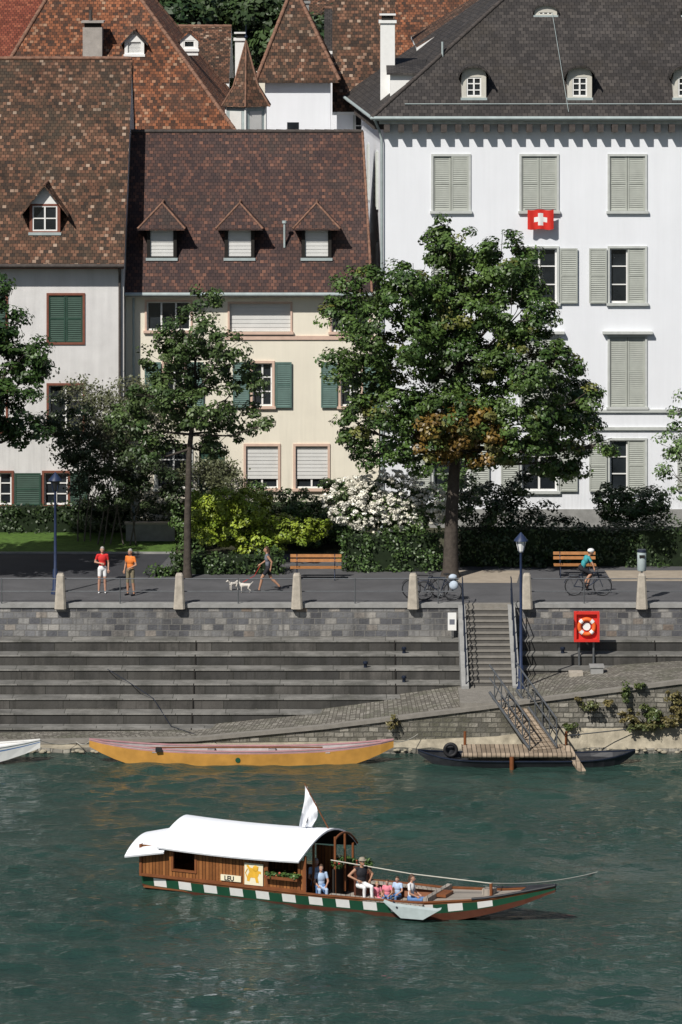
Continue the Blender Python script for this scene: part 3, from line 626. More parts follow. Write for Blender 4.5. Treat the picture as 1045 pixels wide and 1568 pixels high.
mb=MB(); dormer(mb,X(290,33.5),33.5,Zv(78,33.5),.8,.55,.35,1.,'whitep','tile_orange',.1,nx=1,nz=1,win_m=.15); mb.build('rear_roof_dormer')
mb=MB(); mb.add([(-900,260,3),(900,260,3),(900,700,34),(-900,700,34)],[(0,1,2,3)],'core'); mb.build('wooded_hill')
# ================================================================ FOLIAGE
def lobe(u,v,ru,rv,y,ry=None):
    s=6300/(y+150); return ((X(u,y),y,Zv(v,y)),(ru/s,(ry if ry is not None else (ru+rv)/2/s),rv/s))
def leafmesh(name,P,Nn,size,col,parent=None,mat_='leaf'):
    n=len(P); r=rng.normal(size=(n,3)); a=np.cross(Nn,r); a/=np.linalg.norm(a,axis=1)[:,None]+1e-9; b=np.cross(Nn,a)
    s=size[:,None]; V=np.stack([P-a*s*.6,P+b*s*.36-a*s*.05+Nn*s*.06,P+a*s*.6,P-b*s*.36-a*s*.05+Nn*s*.06],1).reshape(-1,3)
    me=bpy.data.meshes.new(name); me.vertices.add(4*n); me.vertices.foreach_set('co',V.ravel())
    me.loops.add(4*n); me.polygons.add(n); me.loops.foreach_set('vertex_index',np.arange(4*n)); me.polygons.foreach_set('loop_start',np.arange(n)*4); me.polygons.foreach_set('loop_total',np.full(n,4))
    me.update(calc_edges=True)
    ca=me.color_attributes.new(name='col',type='FLOAT_COLOR',domain='POINT')
    c4=np.ones((n,4,4)); c4[:,:,:3]=np.clip(col,0,1)[:,None,:]; ca.data.foreach_set('color',c4.ravel())
    me.materials.append(M[mat_]); o=bpy.data.objects.new(name,me); return link(o,parent)
def clumps(lobes,dens=1.6,rc=.45,lpc=90,pal=((.035,.075,.02),(.06,.11,.03)),sz=.16,inner=.55,special=None):
    Ps=[];Ns=[];Cs=[];pal=np.array(pal)
    for c,r in lobes:
        c=np.array(c);r=np.array(r); area=4*math.pi*(r.mean())**2; nc=max(3,int(area*dens))
        d=rng.normal(size=(nc,3)); d/=np.linalg.norm(d,axis=1)[:,None]
        cc=c+d*r*rng.uniform(inner,1.,size=(nc,1))
        for k in range(nc):
            m=int(lpc*rng.uniform(.6,1.4)); q=rng.normal(size=(m,3)); q/=np.linalg.norm(q,axis=1)[:,None]; q*=rng.uniform(0.2,1,size=(m,1))**.5
            rr=rc*rng.uniform(.6,1.3)
            P=cc[k]+q*rr*np.array([1,1,.65])
            Nn=q*.8+d[k]*.45+np.array([0,0,.5])+rng.normal(size=(m,3))*.38; Nn/=np.linalg.norm(Nn,axis=1)[:,None]
            mixk=rng.uniform(0,1); base=pal[0]*(1-mixk)+pal[1]*mixk
            if special is not None:
                sp=special(cc[k])
                if sp is not None: base=np.array(sp)
            col=base*rng.uniform(.7,1.3,size=(m,1))*rng.uniform(.75,1.25)
            Ps.append(P);Ns.append(Nn);Cs.append(col)
    P=np.concatenate(Ps);Nn=np.concatenate(Ns);C=np.concatenate(Cs); return P,Nn,rng.uniform(.7,1.25,size=len(P))*sz,C
def tree(name,base,lobes,r0,top,**kw):
    E=empty(name); mb=MB(); b=Vector(base); t=Vector(top)
    mid=b.lerp(t,.5)+Vector((random.uniform(-.12,.12),0,0)); mb.tube([b-Vector((0,0,.1)),b+Vector((0,0,.3)),b.lerp(mid,.5),mid,t],[r0*1.6,r0*1.1,r0,r0*.9,r0*.75],'bark',12)
    tops=max(c[0][2] for c in lobes)
    lead=Vector((t.x+.2,t.y,t.z+(tops-t.z)*.75)); mb.tube([t,t.lerp(lead,.5)+Vector((.15,.1,0)),lead],[r0*.75,r0*.45,r0*.12],'bark',8)
    for c,r in lobes:
        c=Vector(c); f=max(0,min(.8,(c.z-t.z)/(tops-t.z+.01)*.7)); st=t.lerp(lead,f); m=st.lerp(c,.55)+Vector((random.uniform(-.2,.2),random.uniform(-.2,.2),-.25))
        q=r0*.42*(1-f*.5); mb.tube([st,m,c],[q,q*.6,q*.22],'bark',6)
        for k in range(4):
            d=Vector((random.gauss(0,1),random.gauss(0,1),random.gauss(.3,.8))).normalized(); e=c+Vector((d.x*r[0],d.y*r[1],d.z*r[2]))*.9
            mb.tube([m.lerp(c,random.uniform(.3,1)),(m+e)/2*.5+c*.5,e],[q*.25,q*.18,.01],'bark',5)
    mb.build('trunk',E); leafmesh('foliage',*clumps(lobes,**kw),parent=E); return E
def shrub(name,lobes,**kw):
    E=empty(name); leafmesh('leaves',*clumps(lobes,**kw),parent=E); return E
ty=6.0
big=[(690,372,42,45,0),(775,402,52,52,0),(725,425,50,50,0),(625,440,60,42,0),(560,440,45,36,0),(690,470,80,60,0),(800,475,58,55,0),(525,485,34,34,0),(600,510,75,52,0),(710,550,95,65,0),(820,560,72,58,0),(515,560,30,26,0),(570,575,50,40,0),(870,600,42,42,0),(600,625,62,42,0),(690,640,78,50,-1.7),(800,640,78,58,0),(878,660,50,42,0),(545,655,32,42,0),(640,690,62,36,-1.6),(745,685,66,38,-1.5),(850,708,54,32,0),(928,682,20,16,0),(570,695,34,20,0),(905,610,20,22,0),(800,425,30,40,0),(655,640,50,40,-2.0),(735,640,50,42,-2.1)]
ls=[]
for i,(u,v,a,b,o_) in enumerate(big):
    ls.append(lobe(u,v,a,b,ty+(o_ if o_ else random.uniform(-2.4,1.4))))
def autumn(p):
    u=p[0]*6300/(p[1]+150)+522.5; v=(30-p[2])*6300/(p[1]+150)-173
    if ((u-705)/72)**2+((v-668)/52)**2<1 and random.random()<.7 and p[1]<6.5: return random.choice([(.19,.12,.025),(.15,.09,.02),(.24,.17,.035),(.12,.12,.03)])
    if random.random()<.06: return (.12,.13,.03)
    return None
tree('linden_tree',(X(690,5.9),5.9,GZ),ls,.27,(X(698,6),6,Zv(690,6)),dens=2.3,rc=.40,lpc=80,sz=.14,pal=((.035,.072,.016),(.082,.135,.03)),special=autumn)
ls=[lobe(u,v,a,b,6+random.uniform(-1.2,1.2)) for u,v,a,b in [(312,462,26,26),(290,505,48,36),(345,530,36,26),(245,545,40,32),(310,560,62,40),(375,580,40,26),(235,600,45,34),(300,625,62,38),(365,640,50,28),(200,640,42,34),(260,668,48,28),(335,680,40,22),(225,690,30,20),(405,650,18,10),(280,590,50,40)]]
tree('young_linden_tree',(X(287,5.8),5.8,GZ),ls,.14,(X(290,6),6,Zv(690,6)),dens=2.2,rc=.34,lpc=68,sz=.13,pal=((.036,.068,.02),(.078,.118,.036)))
ls=[lobe(u,v,a,b,7+random.uniform(-1,1)) for u,v,a,b in [(-10,440,28,26),(0,490,36,34),(35,545,42,36),(-20,560,50,50),(50,570,32,22),(10,620,52,44),(40,660,40,26),(-40,650,60,50),(-70,520,60,60)]]
tree('riverside_tree',(X(-45,7),7,GZ),ls,.25,(X(-40,7),7,Zv(700,7)),dens=2.2,rc=.4,lpc=75,sz=.14,pal=((.022,.052,.013),(.048,.092,.02)))
ls=[lobe(u,v,a,b,6+random.uniform(-1,1)) for u,v,a,b in [(1045,640,32,24),(1025,680,26,22),(1060,690,40,36),(1030,725,26,20),(1075,620,40,40),(1060,750,34,20),(1110,680,50,70)]]
tree('small_ash_tree',(X(1085,6),6,GZ),ls,.12,(X(1080,6),6,Zv(770,6)),dens=1.5,rc=.34,lpc=42,sz=.12,pal=((.08,.14,.045),(.12,.19,.065)))
for uu,yy in ((-190,2.5),(-420,5),(1420,5)):
    ls=[lobe(uu+a*52,600+b*55,70,60,yy+random.uniform(-1.5,2)) for a in (-2,-1,0,1,2) for b in (-2,-1,0,1,2) if abs(a)+abs(b)<4]
    tree('riverside_tree',(X(uu,yy),yy,GZ),ls,.27,(X(uu,yy),yy,Zv(730,yy)),dens=.8,rc=.55,lpc=40,sz=.28)
def bare(name,u,y,vt):
    E=empty(name); mb=MB(); P=[]
    def br(p,d,l,r,k):
        q=p+d*l; mb.tube([p,(p+q)/2+Vector((random.uniform(-.05,.05),0,0)),q],[r,r*.8,r*.6],'twig',5)
        P.append(q)
        if k==0: return
        for _ in range(3):
            e=(d+Vector((random.gauss(0,.38),random.gauss(0,.38),random.gauss(.1,.2)))).normalized(); br(q,e,l*.72,r*.58,k-1)
    for i in range(3): br(Vector((X(u,y)+i*.25-.4,y,GZ)),Vector((random.gauss(0,.1),0,1)).normalized(),(Zv(vt,y)-GZ)*.33,.035,4)
    mb.build('branches',E); pts=np.array([tuple(p) for p in P]); pts=np.repeat(pts,9,axis=0)+rng.normal(size=(len(P)*9,3))*.16
    Nn=rng.normal(size=pts.shape)+np.array([0,-.3,.6]); Nn/=np.linalg.norm(Nn,axis=1)[:,None]
    leafmesh('leaves',pts,Nn,rng.uniform(.08,.13,len(pts)),np.array([.10,.11,.055])*rng.uniform(.6,1.4,size=(len(pts),1)),parent=E)
bare('sparse_shrub',165,13.3,560); bare('sparse_shrub',205,13.2,590); bare('sparse_shrub',135,14,640); bare('sparse_shrub',330,13,700)
DG=((.026,.05,.015),(.052,.086,.024)); MG=((.04,.08,.02),(.07,.12,.03)); 
shrub('dark_shrub',[lobe(u,v,a,b,12+random.uniform(-.6,.6)) for u,v,a,b in [(105,640,38,40),(160,690,50,40),(210,710,36,44),(125,720,30,44),(240,745,40,34),(175,745,44,40),(60,655,26,20),(200,650,30,26),(265,765,34,30),(100,690,26,30)]],dens=2.1,rc=.34,lpc=60,sz=.12,pal=((.028,.048,.018),(.052,.076,.03)))
shrub('dark_shrub',[lobe(u,v,a,b,15.3) for u,v,a,b in [(205,785,44,34),(150,785,44,30),(240,788,40,34),(280,800,34,28)]],dens=2.1,rc=.34,lpc=60,sz=.12,pal=((.028,.048,.018),(.052,.076,.03)))
shrub('garden_shrub',[lobe(u,v,a,b,12.5) for u,v,a,b in [(455,770,40,32),(430,795,36,26),(500,800,36,30),(540,815,40,26),(400,760,24,20),(470,815,50,24),(290,790,30,40),(300,825,36,26)]],dens=2.6,rc=.3,lpc=70,sz=.11,pal=MG)
shrub('golden_shrub',[lobe(u,v,a,b,9.+random.uniform(-.4,.4)) for u,v,a,b in [(335,772,36,28),(385,775,42,34),(360,800,60,34),(310,790,30,30),(430,812,46,26),(470,812,36,22),(400,828,50,22),(340,762,50,18),(320,815,30,26)]],dens=3.4,rc=.27,lpc=80,sz=.11,pal=((.15,.22,.02),(.26,.32,.035)))
shrub('flowering_shrub',[lobe(u,v,a,b,8.6+random.uniform(-.3,.4)) for u,v,a,b in [(545,772,46,34),(600,762,56,32),(650,775,36,32),(580,790,60,30),(625,800,44,24)]],dens=3.0,rc=.3,lpc=70,sz=.11,pal=((.06,.10,.035),(.11,.16,.055)))
bl=[lobe(u,v,a,b,8.3) for u,v,a,b in [(545,768,50,38),(598,756,58,36),(646,772,40,36),(585,785,60,32)]]
leafmesh('blossoms',*clumps(bl,dens=13,rc=.10,lpc=20,sz=.09,inner=.98,pal=((.66,.63,.52),(.8,.78,.70))),parent=bpy.data.objects['flowering_shrub'])
shrub('dark_shrub',[lobe(u,v,a,b,9.5+random.uniform(-.8,.8)) for u,v,a,b in [(740,770,40,44),(785,790,46,50),(830,810,50,44),(755,830,50,44),(880,830,50,36),(820,850,60,28),(930,835,46,36),(985,830,46,36),(1035,835,46,36),(1090,830,46,40),(900,855,50,24),(1010,855,60,22),(800,745,26,24)]],dens=2.0,rc=.36,lpc=65,sz=.12,pal=((.018,.036,.012),(.038,.066,.018)))
shrub('round_shrub',[lobe(u,v,a,b,13) for u,v,a,b in [(940,765,38,26),(985,770,40,30),(965,785,60,24)]],dens=3,rc=.3,lpc=70,sz=.11,pal=((.028,.06,.016),(.055,.095,.026)))
shrub('green_shrub',[lobe(u,v,a,b,14) for u,v,a,b in [(690,770,30,40),(715,750,30,30),(515,750,24,20),(680,745,30,20)]],dens=2.5,rc=.3,lpc=60,sz=.12,pal=MG)
def hedge(name,x0,x1,y0,y1,z1,dens=190,pal=DG,sz=.105,z0=GZ):
    E=empty(name); mb=MB(); mb.box(x0+.15,x1-.15,y0+.15,y1-.15,z0,z1-.12,'core'); mb.build('interior',E)
    Ps=[];Ns=[];Cs=[]; pal=np.array(pal)
    for (n_,f) in (((x1-x0)*(z1-z0),'f'),((x1-x0)*(y1-y0),'t'),((y1-y0)*(z1-z0),'l'),((y1-y0)*(z1-z0),'r')):
        k=int(n_*dens); a=rng.uniform(x0,x1,k);b=rng.uniform(y0,y1,k);c=rng.uniform(z0,z1,k); nn=np.zeros((k,3))
        if f=='f': b[:]=y0; nn[:,1]=-1
        if f=='t': c[:]=z1; nn[:,2]=1
        if f=='l': a[:]=x0; nn[:,0]=-1
        if f=='r': a[:]=x1; nn[:,0]=1
        P=np.stack([a,b,c],1); w0=(np.sin(P[:,0]*2.3+P[:,2]*3)+np.sin(P[:,0]*5.1+P[:,1]*4)+np.sin(P[:,2]*7.7+P[:,0]*1.3)+np.sin(P[:,0]*11+P[:,2]*9))[:,None]
        P=P-nn*.1+nn*w0*.09+rng.normal(size=(k,3))*.06; Ps.append(P); Ns.append(nn+rng.normal(size=(k,3))*.6+np.array([0,0,.3]))
        t=rng.uniform(0,1,size=(k,1)); Cs.append((pal[0]*(1-t)+pal[1]*t)*(1+.16*w0)*rng.uniform(.75,1.25,size=(k,1)))
    P=np.concatenate(Ps);Nn=np.concatenate(Ns);Nn/=np.linalg.norm(Nn,axis=1)[:,None]
    leafmesh('leaves',P,Nn,rng.uniform(.7,1.3,len(P))*sz,np.concatenate(Cs),parent=E)
hedge('clipped_hedge',X(525,7.5),X(678,7.5),7,8.3,Zv(818,7),pal=((.028,.058,.015),(.055,.095,.024))); hedge('clipped_hedge',X(262,6.5),X(432,6.5),6.4,7.6,Zv(850,6.5),pal=DG)
hedge('low_hedge',X(232,6),X(275,6),5.9,6.5,GZ+.4,pal=MG); hedge('clipped_hedge',X(700,8.5),X(1200,8.5),8.2,9.4,GZ+1.5,pal=((.018,.038,.011),(.036,.06,.017)),dens=140)
hedge('boundary_hedge',-26,X(205,16),15.8,16.5,GZ+1.25,pal=((.02,.038,.013),(.036,.06,.018)),dens=140)
hedge('boundary_hedge',X(275,13),X(560,13),13.5,14.6,GZ+1.7,pal=DG,dens=120)
mb=MB(); mb.box(X(193,14),X(268,14),14,14.3,GZ,Zv(803,14),'concgrey'); mb.box(X(191,14),X(270,14),13.95,14.35,Zv(803,14),Zv(803,14)+.07,'concrete'); mb.build('low_garden_wall')
ls=[lobe(u,v,a,b,58+random.uniform(-6,6)) for u,v,a,b in [(250,30,50,50),(300,10,60,50),(350,40,60,60),(400,20,60,60),(330,90,70,40),(440,70,50,50),(270,80,40,40),(500,60,60,50),(220,-10,60,40),(560,60,60,60)]]
E=empty('distant_trees'); leafmesh('foliage',*clumps(ls,dens=.8,rc=.9,lpc=130,sz=.3,pal=((.022,.045,.016),(.045,.075,.024))),parent=E)
ls=[((x_,120+random.uniform(-10,10),14+random.uniform(-2,4)),(9,8,10)) for x_ in range(-80,90,11)]
leafmesh('far_foliage',*clumps(ls,dens=.12,rc=2.4,lpc=120,sz=.8,pal=((.02,.04,.015),(.035,.06,.02))),parent=E)
def tuft(u,v,y,ru,rv,pal): shrub('wall_weeds',[lobe(u,v,ru,rv,y)],dens=14,rc=.12,lpc=26,sz=.09,pal=pal,inner=.1)
for a in [(603,1106,-7.2,9,12),(905,1080,-7.25,20,9),(960,1062,-7.25,8,20),(965,1098,-7.25,16,12),(1000,1090,-7.25,20,16),(1035,1068,-7.2,16,14),(1020,1105,-7.3,30,8),(985,1112,-7.35,34,6),(935,1075,-7.2,8,8),(885,1068,-7.2,8,5),(1040,1095,-7.25,18,16),(1075,1080,-7.2,30,26),(870,1112,-7.3,14,4),(980,1050,-7.2,12,6)]: tuft(*a,pal=random.choice([((.07,.09,.03),(.14,.13,.05)),((.05,.08,.02),(.10,.12,.04)),((.11,.10,.035),(.16,.13,.05))]))
# ================================================================ FURNITURE
def bench(u,y,name='park_bench',w=1.93):
    mb=MB(); x=X(u,y); z=GZ
    for k in range(4): mb.box(x-w/2,x+w/2,y-.45+k*.115,y-.355+k*.115,z+.44,z+.475,'benchw')
    for k in range(2):
        zz=z+.62+k*.17; mb.add([(x-w/2,y+.03+k*.03,zz),(x+w/2,y+.03+k*.03,zz),(x+w/2,y+.06+k*.03,zz+.11),(x-w/2,y+.06+k*.03,zz+.11),(x-w/2,y+.065+k*.03,zz),(x+w/2,y+.065+k*.03,zz),(x+w/2,y+.095+k*.03,zz+.11),(x-w/2,y+.095+k*.03,zz+.11)],[(0,1,2,3),(7,6,5,4),(3,2,6,7),(0,4,5,1),(0,3,7,4),(1,5,6,2)],'benchw')
    for s in (-1,1):
        xx=x+s*(w/2-.25); mb.tube([(xx,y-.45,z),(xx,y-.4,z+.42),(xx,y+.02,z+.42),(xx,y+.1,z+.9)],.025,'darkmetal',6); mb.tube([(xx,y+.12,z),(xx,y+.02,z+.42)],.025,'darkmetal',6); mb.tube([(xx,y-.42,z+.42),(xx,y-.42,z+.64),(xx,y+.05,z+.64)],.018,'darkmetal',6)
    mb.build(name)
bench(484,5.6); bench(880,6.2,w=1.6)
def bike(name,x,y,yaw,fcol='darkmetal',bags=False):
    mb=MB(Matrix.Translation((x,y,GZ))@Matrix.Rotation(yaw,4,'Z')); R=.335
    for cy in (.52,-.53):
        mb.ring((0,cy,R+.02),R,.018,'black'); mb.ring((0,cy,R+.02),R-.025,.008,'metal',rs=4)
        for k in range(12):
            a=math.pi*k/6; mb.tube([(0,cy,R+.02),(0,cy+(R-.02)*math.cos(a),R+.02+(R-.02)*math.sin(a))],.003,'metal',3)
        mb.tube([(-.05,cy,R+.02),(.05,cy,R+.02)],.025,'metal',6)
    bb=(0,.08,.3); st=(0,.25,.82); hd=(0,-.36,.85); hl=(0,-.40,.62); rw=(0,.52,R+.02); fw=(0,-.53,R+.02)
    for p,q in ((bb,st),(st,hd),(bb,hl),(hd,hl)): mb.tube([p,q],.02,fcol,6)
    for s in (-.05,.05):
        mb.tube([(s,)+rw[1:],(s*.3,)+bb[1:]],.011,fcol,5); mb.tube([(s,)+rw[1:],(s*.3,)+st[1:]],.011,fcol,5); mb.tube([(s,)+fw[1:],(s*.6,-.41,.66)],.013,fcol,5)
    mb.tube([st,(0,.28,.95)],.014,'metal',6); mb.ball((0,.3,.97),(.075,.14,.035),'black'); mb.tube([hd,(0,-.34,1.0)],.014,'metal',6)
    mb.tube([(-.28,-.22,1.02),(-.26,-.34,1.03),(0,-.36,1.0),(.26,-.34,1.03),(.28,-.22,1.02)],.014,'black',6)
    mb.ring((.04,bb[1],bb[2]),.09,.01,'metal'); mb.tube([(.06,.08,.3),(.1,.0,.16)],.012,'metal',5); mb.box(.07,.17,-.05,.05,.14,.165,'black'); mb.tube([(-.06,.08,.3),(-.1,.16,.44)],.012,'metal',5); mb.box(-.17,-.07,.11,.21,.43,.455,'black')
    for cy in (.52,-.53):
        mb.tube([(0,cy+ (R+.05)*math.cos(a),R+.02+(R+.05)*math.sin(a)) for a in np.linspace(.3,2.6,8)],.014,fcol,5)
    mb.tube([(-.05,.35,.76),(-.05,.72,.76)],.01,'metal',5);mb.tube([(.05,.35,.76),(.05,.72,.76)],.01,'metal',5); mb.tube([(.05,.7,.76),(.04,.53,.37)],.008,'metal',4)
    if bags: mb.ball((.14,.55,.58),(.09,.17,.17),'bluegr'); mb.ball((-.14,.55,.58),(.09,.17,.17),'bluegr'); mb.ball((0,.52,.86),(.14,.16,.11),'bluegr')
    mb.build(name)
bike('parked_bicycle',X(672,.8),.8,math.radians(-90),'darkmetal',True); bike('parked_bicycle',X(652,1.3),1.3,math.radians(-84),'black')
cbx,cby=X(901,1.8),1.8
bike('bicycle',cbx,cby,math.radians(90),'darkmetal')
mb=MB(); x=X(983,.9); zb0=Zv(874,.9); mb.tube([(x,.9,GZ),(x,.9,zb0)],.04,'metal',8); mb.tube([(x,.9,zb0),(x,.9,zb0+.03),(x,.9,zb0+.66),(x,.9,zb0+.7)],[.15,.17,.17,.14],'zinc',14); mb.tube([(x,.9,zb0+.7),(x,.9,zb0+.78)],[.175,.16],'darkmetal',14); mb.box(x-.1,x+.1,.715,.735,zb0+.5,zb0+.6,'dark'); mb.build('litter_bin')
mb=MB(); y=-1.7; x0,x1=X(879,y),X(918,y); z0,z1=Zv(982,y),Zv(936,y); xc=(x0+x1)/2;zc=(z0+z1)/2
mb.box(x0+.06,x1-.06,y,y+.06,z0+.05,z1-.05,'red')
for a in ((x0,x0+.09,z0,z1),(x1-.09,x1,z0,z1),(x0+.09,x1-.09,z0,z0+.09),(x0+.09,x1-.09,z1-.09,z1)): mb.box(a[0],a[1],y-.14,y+.062,a[2],a[3],'red')
mb.tube([(x0+.1,y-.1,z1-.02),(x0+.1,y-.1,z1+.02)],.05,'red')
mb.ring((xc,y-.08,zc),.27,.075,'cordo','y',32,8)
for k in range(4):
    a0=math.pi/4+k*math.pi/2; pts=[(xc+.27*math.cos(a0+t),y-.08,zc+.27*math.sin(a0+t)) for t in (-.22,0,.22)]; mb.tube(pts,.082,'whitep',8)
mb.tube([(xc,y-.03,zc),(xc,y-.05,zc)],[.14,.14],'whitep',16)
for xx in (x0+.2,x1-.2): mb.tube([(xx,y+.1,1.7),(xx,y+.1,z0+.3)],.04,'metal',8)
mb.build('lifebuoy_station')
mb=MB(); y=-.35; x0,x1=X(686,y),X(699,y); mb.box(x0,x1,y-.04,y,Zv(965,y),Zv(938,y),'whitep'); mb.box(x0+.06,x1-.06,y-.045,y-.041,Zv(956,y),Zv(948,y),'c_grey'); mb.tube([((x0+x1)/2,y+.02,2.66),((x0+x1)/2,y+.02,Zv(936,y))],.02,'metal',6); mb.build('notice_board')
for u,k in ((619,1),(560,2),(862,1),(619,3),(622,5)):
    z=zt-.37*k; y=-.78*k-.4; x=X(u,y); mb=MB(); mb.tube([(x,y,z),(x,y,z+.12),(x,y,z+.14),(x,y,z+.22)],[.07,.06,.1,.08],'darkmetal',10); mb.build('mooring_bollard')
mb=MB(); x,y=X(914,-3),-3.; mb.box(x-.22,x+.22,y-.25,y+.25,1.6,2.15,'concgrey'); mb.box(x-.26,x+.26,y-.29,y+.29,2.15,2.2,'concgrey'); mb.box(x-1.0,x-.5,y-.4,y+.2,1.6,1.98,'concrete'); mb.build('concrete_plinth')
mb=MB(); A=Vector((X(778,-6.6),-6.6,1.68)); B=Vector((X(832,-9.3),-9.3,.52)); D=(B-A); Dn=Vector((D.x,D.y,0)).normalized(); Sd=Vector((-Dn.y,Dn.x,0)); w=.48
mb.slab([A-Sd*w,B-Sd*w,B+Sd*w,A+Sd*w],.08,M['plankd'])
for s in (-1,1):
    o=Sd*(w+.03)*s
    for h,r in ((1.0,.034),(.55,.025),(.05,.055)): mb.tube([A-D*.14+o+Vector((0,0,h)),B+o+Vector((0,0,h))],r,'metal',6)
    for k in range(6):
        p=A.lerp(B,k/5)+o; mb.tube([p,p+Vector((0,0,1.0))],.026,'metal',6)
        if k<5: q=A.lerp(B,(k+1)/5)+o; mb.tube([p+Vector((0,0,.05)),q+Vector((0,0,1.0))],.02,'metal',5)
for k in range(12):
    p=A.lerp(B,(k+.5)/12); mb.tube([p-Sd*w+Vector((0,0,.015)),p+Sd*w+Vector((0,0,.015))],.018,'plankd',4)
mb.build('gangway')
# ---- hull lofting
def hull(mb,st,strips,inner,rim,zf,th=.05,taper=.28):
    fr=[0]+[f for f,_ in strips]
    def sec(s,b,zg,zk):
        L=[(s,-b*(1-taper*f),zg+(zk-zg)*f) for f in fr]; return L+[(p[0],-p[1],p[2]) for p in reversed(L)]
    S=[sec(*q) for q in st]; n=len(fr)
    for i in range(len(st)-1):
        for k in range(n-1):
            m=strips[k][1]; m=m(i) if callable(m) else m
            mb.add([S[i][k],S[i+1][k],S[i+1][k+1],S[i][k+1]],[(3,2,1,0)],m)
            kk=2*n-1-k; mb.add([S[i][kk],S[i+1][kk],S[i+1][kk-1],S[i][kk-1]],[(0,1,2,3)],m)
        mb.add([S[i][n-1],S[i+1][n-1],S[i+1][n],S[i][n]],[(0,3,2,1)],strips[-1][1] if not callable(strips[-1][1]) else 'hullbrown')
    def ins(s,b,zg,zk):
        bi=max(b-th,.004); zz=min(max(zf,zk+.05),zg-.02); return [(s,-bi,zg),(s,-max(bi*.85,.003),zz),(s,max(bi*.85,.003),zz),(s,bi,zg)]
    I=[ins(*q) for q in st]
    for i in range(len(st)-1):
        for k in range(3): mb.add([I[i][k],I[i+1][k],I[i+1][k+1],I[i][k+1]],[(0,1,2,3)],inner[k!=1] if isinstance(inner,tuple) else inner)
        for sgn in (-1,1):
            a=[(st[j][0],sgn*(st[j][1]+.02),st[j][2]+dz) for j in (i,i+1) for dz in (0,.035)]; b=[(st[j][0],sgn*max(st[j][1]-th-.02,.0),st[j][2]+dz) for j in (i,i+1) for dz in (0,.035)]
            mb.add(a+b,[(0,2,3,1),(1,3,7,5),(5,7,6,4),(0,4,6,2)],rim)
    mb.add(S[0],[tuple(range(2*n))],strips[0][1] if not callable(strips[0][1]) else 'hullbrown'); mb.add(S[-1],[tuple(range(2*n-1,-1,-1))],strips[0][1] if not callable(strips[0][1]) else 'hullbrown')
    mb.add(I[0],[(0,1,2,3)],rim)
x0,x1=X(137,-9),X(603,-9); L=x1-x0
mb=MB(Matrix.Translation((x0,-8.95,0))@Matrix.Rotation(math.radians(-.5),4,'Z'))
st=[]
for i in range(25):
    t=i/24; b=.48*math.sin(math.pi*t)**.6+.04; q=abs(2*t-1)
    st.append((t*L,b,.46+.32*q**2.6,-.12+.66*max(0,(q-.62)/.38)**1.5))
hull(mb,st,[(.05,'whitep'),(.13,'pinkrim'),(1.,'yellow')],('boatin','boatin'),'pinkrim',.3,.05,.12)
for t in (.22,.4,.6,.78): mb.box(t*L-.12,t*L+.12,-.40,.40,.40,.44,'boatin')
mb.box(.22*L,.24*L,-.52,-.3,.46,.58,'black'); mb.tube([(.49*L,-.46,.18),(.49*L,-.50,.18)],.09,'fgreen',10)
mb.tube([(1.2,0,.5),(8,.1,.5)],.03,'varn',6); mb.build('yellow_river_barge')
x1=X(62,-9); L=9.
mb=MB(Matrix.Translation((x1-L,-9.0,0)))
st=[]
for i in range(17):
    t=i/16; b=.7*(1-max(0,(t-.55)/.45)**2)+.02; st.append((t*L,b,.42+.35*max(0,(t-.5)/.5)**2,-.1+.6*max(0,(t-.72)/.28)**1.6))
hull(mb,st,[(.2,'whitep'),(.3,'c_blue'),(1.,'whitep')],('boatin','whitep'),'whitep',.15); mb.box(L-3.4,L-3.15,-.62,.62,.4,.44,'varn'); mb.box(L-5.4,L-5.15,-.62,.62,.38,.42,'varn')
mb.build('white_rowing_boat')
x0,x1=X(640,-9.1),X(973,-9.1); L=x1-x0; E=empty('ferry_landing_pontoon')
mb=MB(Matrix.Translation((x0,-9.15,0)))
st=[]
for i in range(21):
    t=i/20; q=abs(2*t-1); st.append((t*L,.72*(1-max(0,(q-.5)/.5)**2.2)+.03,.2+.25*q**4,-.15+.5*max(0,(q-.7)/.3)**1.5))
hull(mb,st,[(.25,'hullblack'),(1.,'hullblack')],('hullblack','hullblack'),'darkmetal',.12)
mb.build('float_hull',E)
mb=MB(); dx0,dx1=X(709,-9.3),X(874,-9.3)
for k in range(9):
    y=-8.35-.17*k; mb.box(dx0+random.uniform(-.05,.05),dx1+random.uniform(-.05,.05),y-.155,y,.44,.49,'plankd')
for xx in (dx0+.3,(dx0+dx1)/2,dx1-.3): mb.box(xx-.07,xx+.07,-9.85,-8.4,.3,.44,'plankd')
mb.tube([(dx0-.05,-9.9,.43),(dx1+.05,-9.9,.43)],.09,'plankd',8)
mb.tube([(X(784,-9.9),-9.95,-.3),(X(784,-9.9),-9.95,.4)],.08,'varn',8)
pa=Vector((X(868,-9.3),-9.2,.62)); pb=Vector((X(893,-10.4),-10.4,-.02)); mb.slab([pa-Vector((.13,0,0)),pb-Vector((.13,0,0)),pb+Vector((.13,0,0)),pa+Vector((.13,0,0))],.08,M['plankd'])
mb.tube([(X(690,-8.8),-8.8,.3),(X(690,-8.8),-8.8,.5)],[.22,.2],'hullblack',10); mb.ring((X(690,-8.8),-9.1,.45),.2,.06,'black','y')
for xx in (dx0+.1,dx1-.1): mb.tube([(xx,-8.45,.49),(xx,-8.45,.95)],.05,'varn',8)
mb.tube([(dx1-.1,-8.45,.8),(X(975,-7.6),-7.2,.8)],.02,'metal',5)
mb.build('deck',E)
mb=MB()
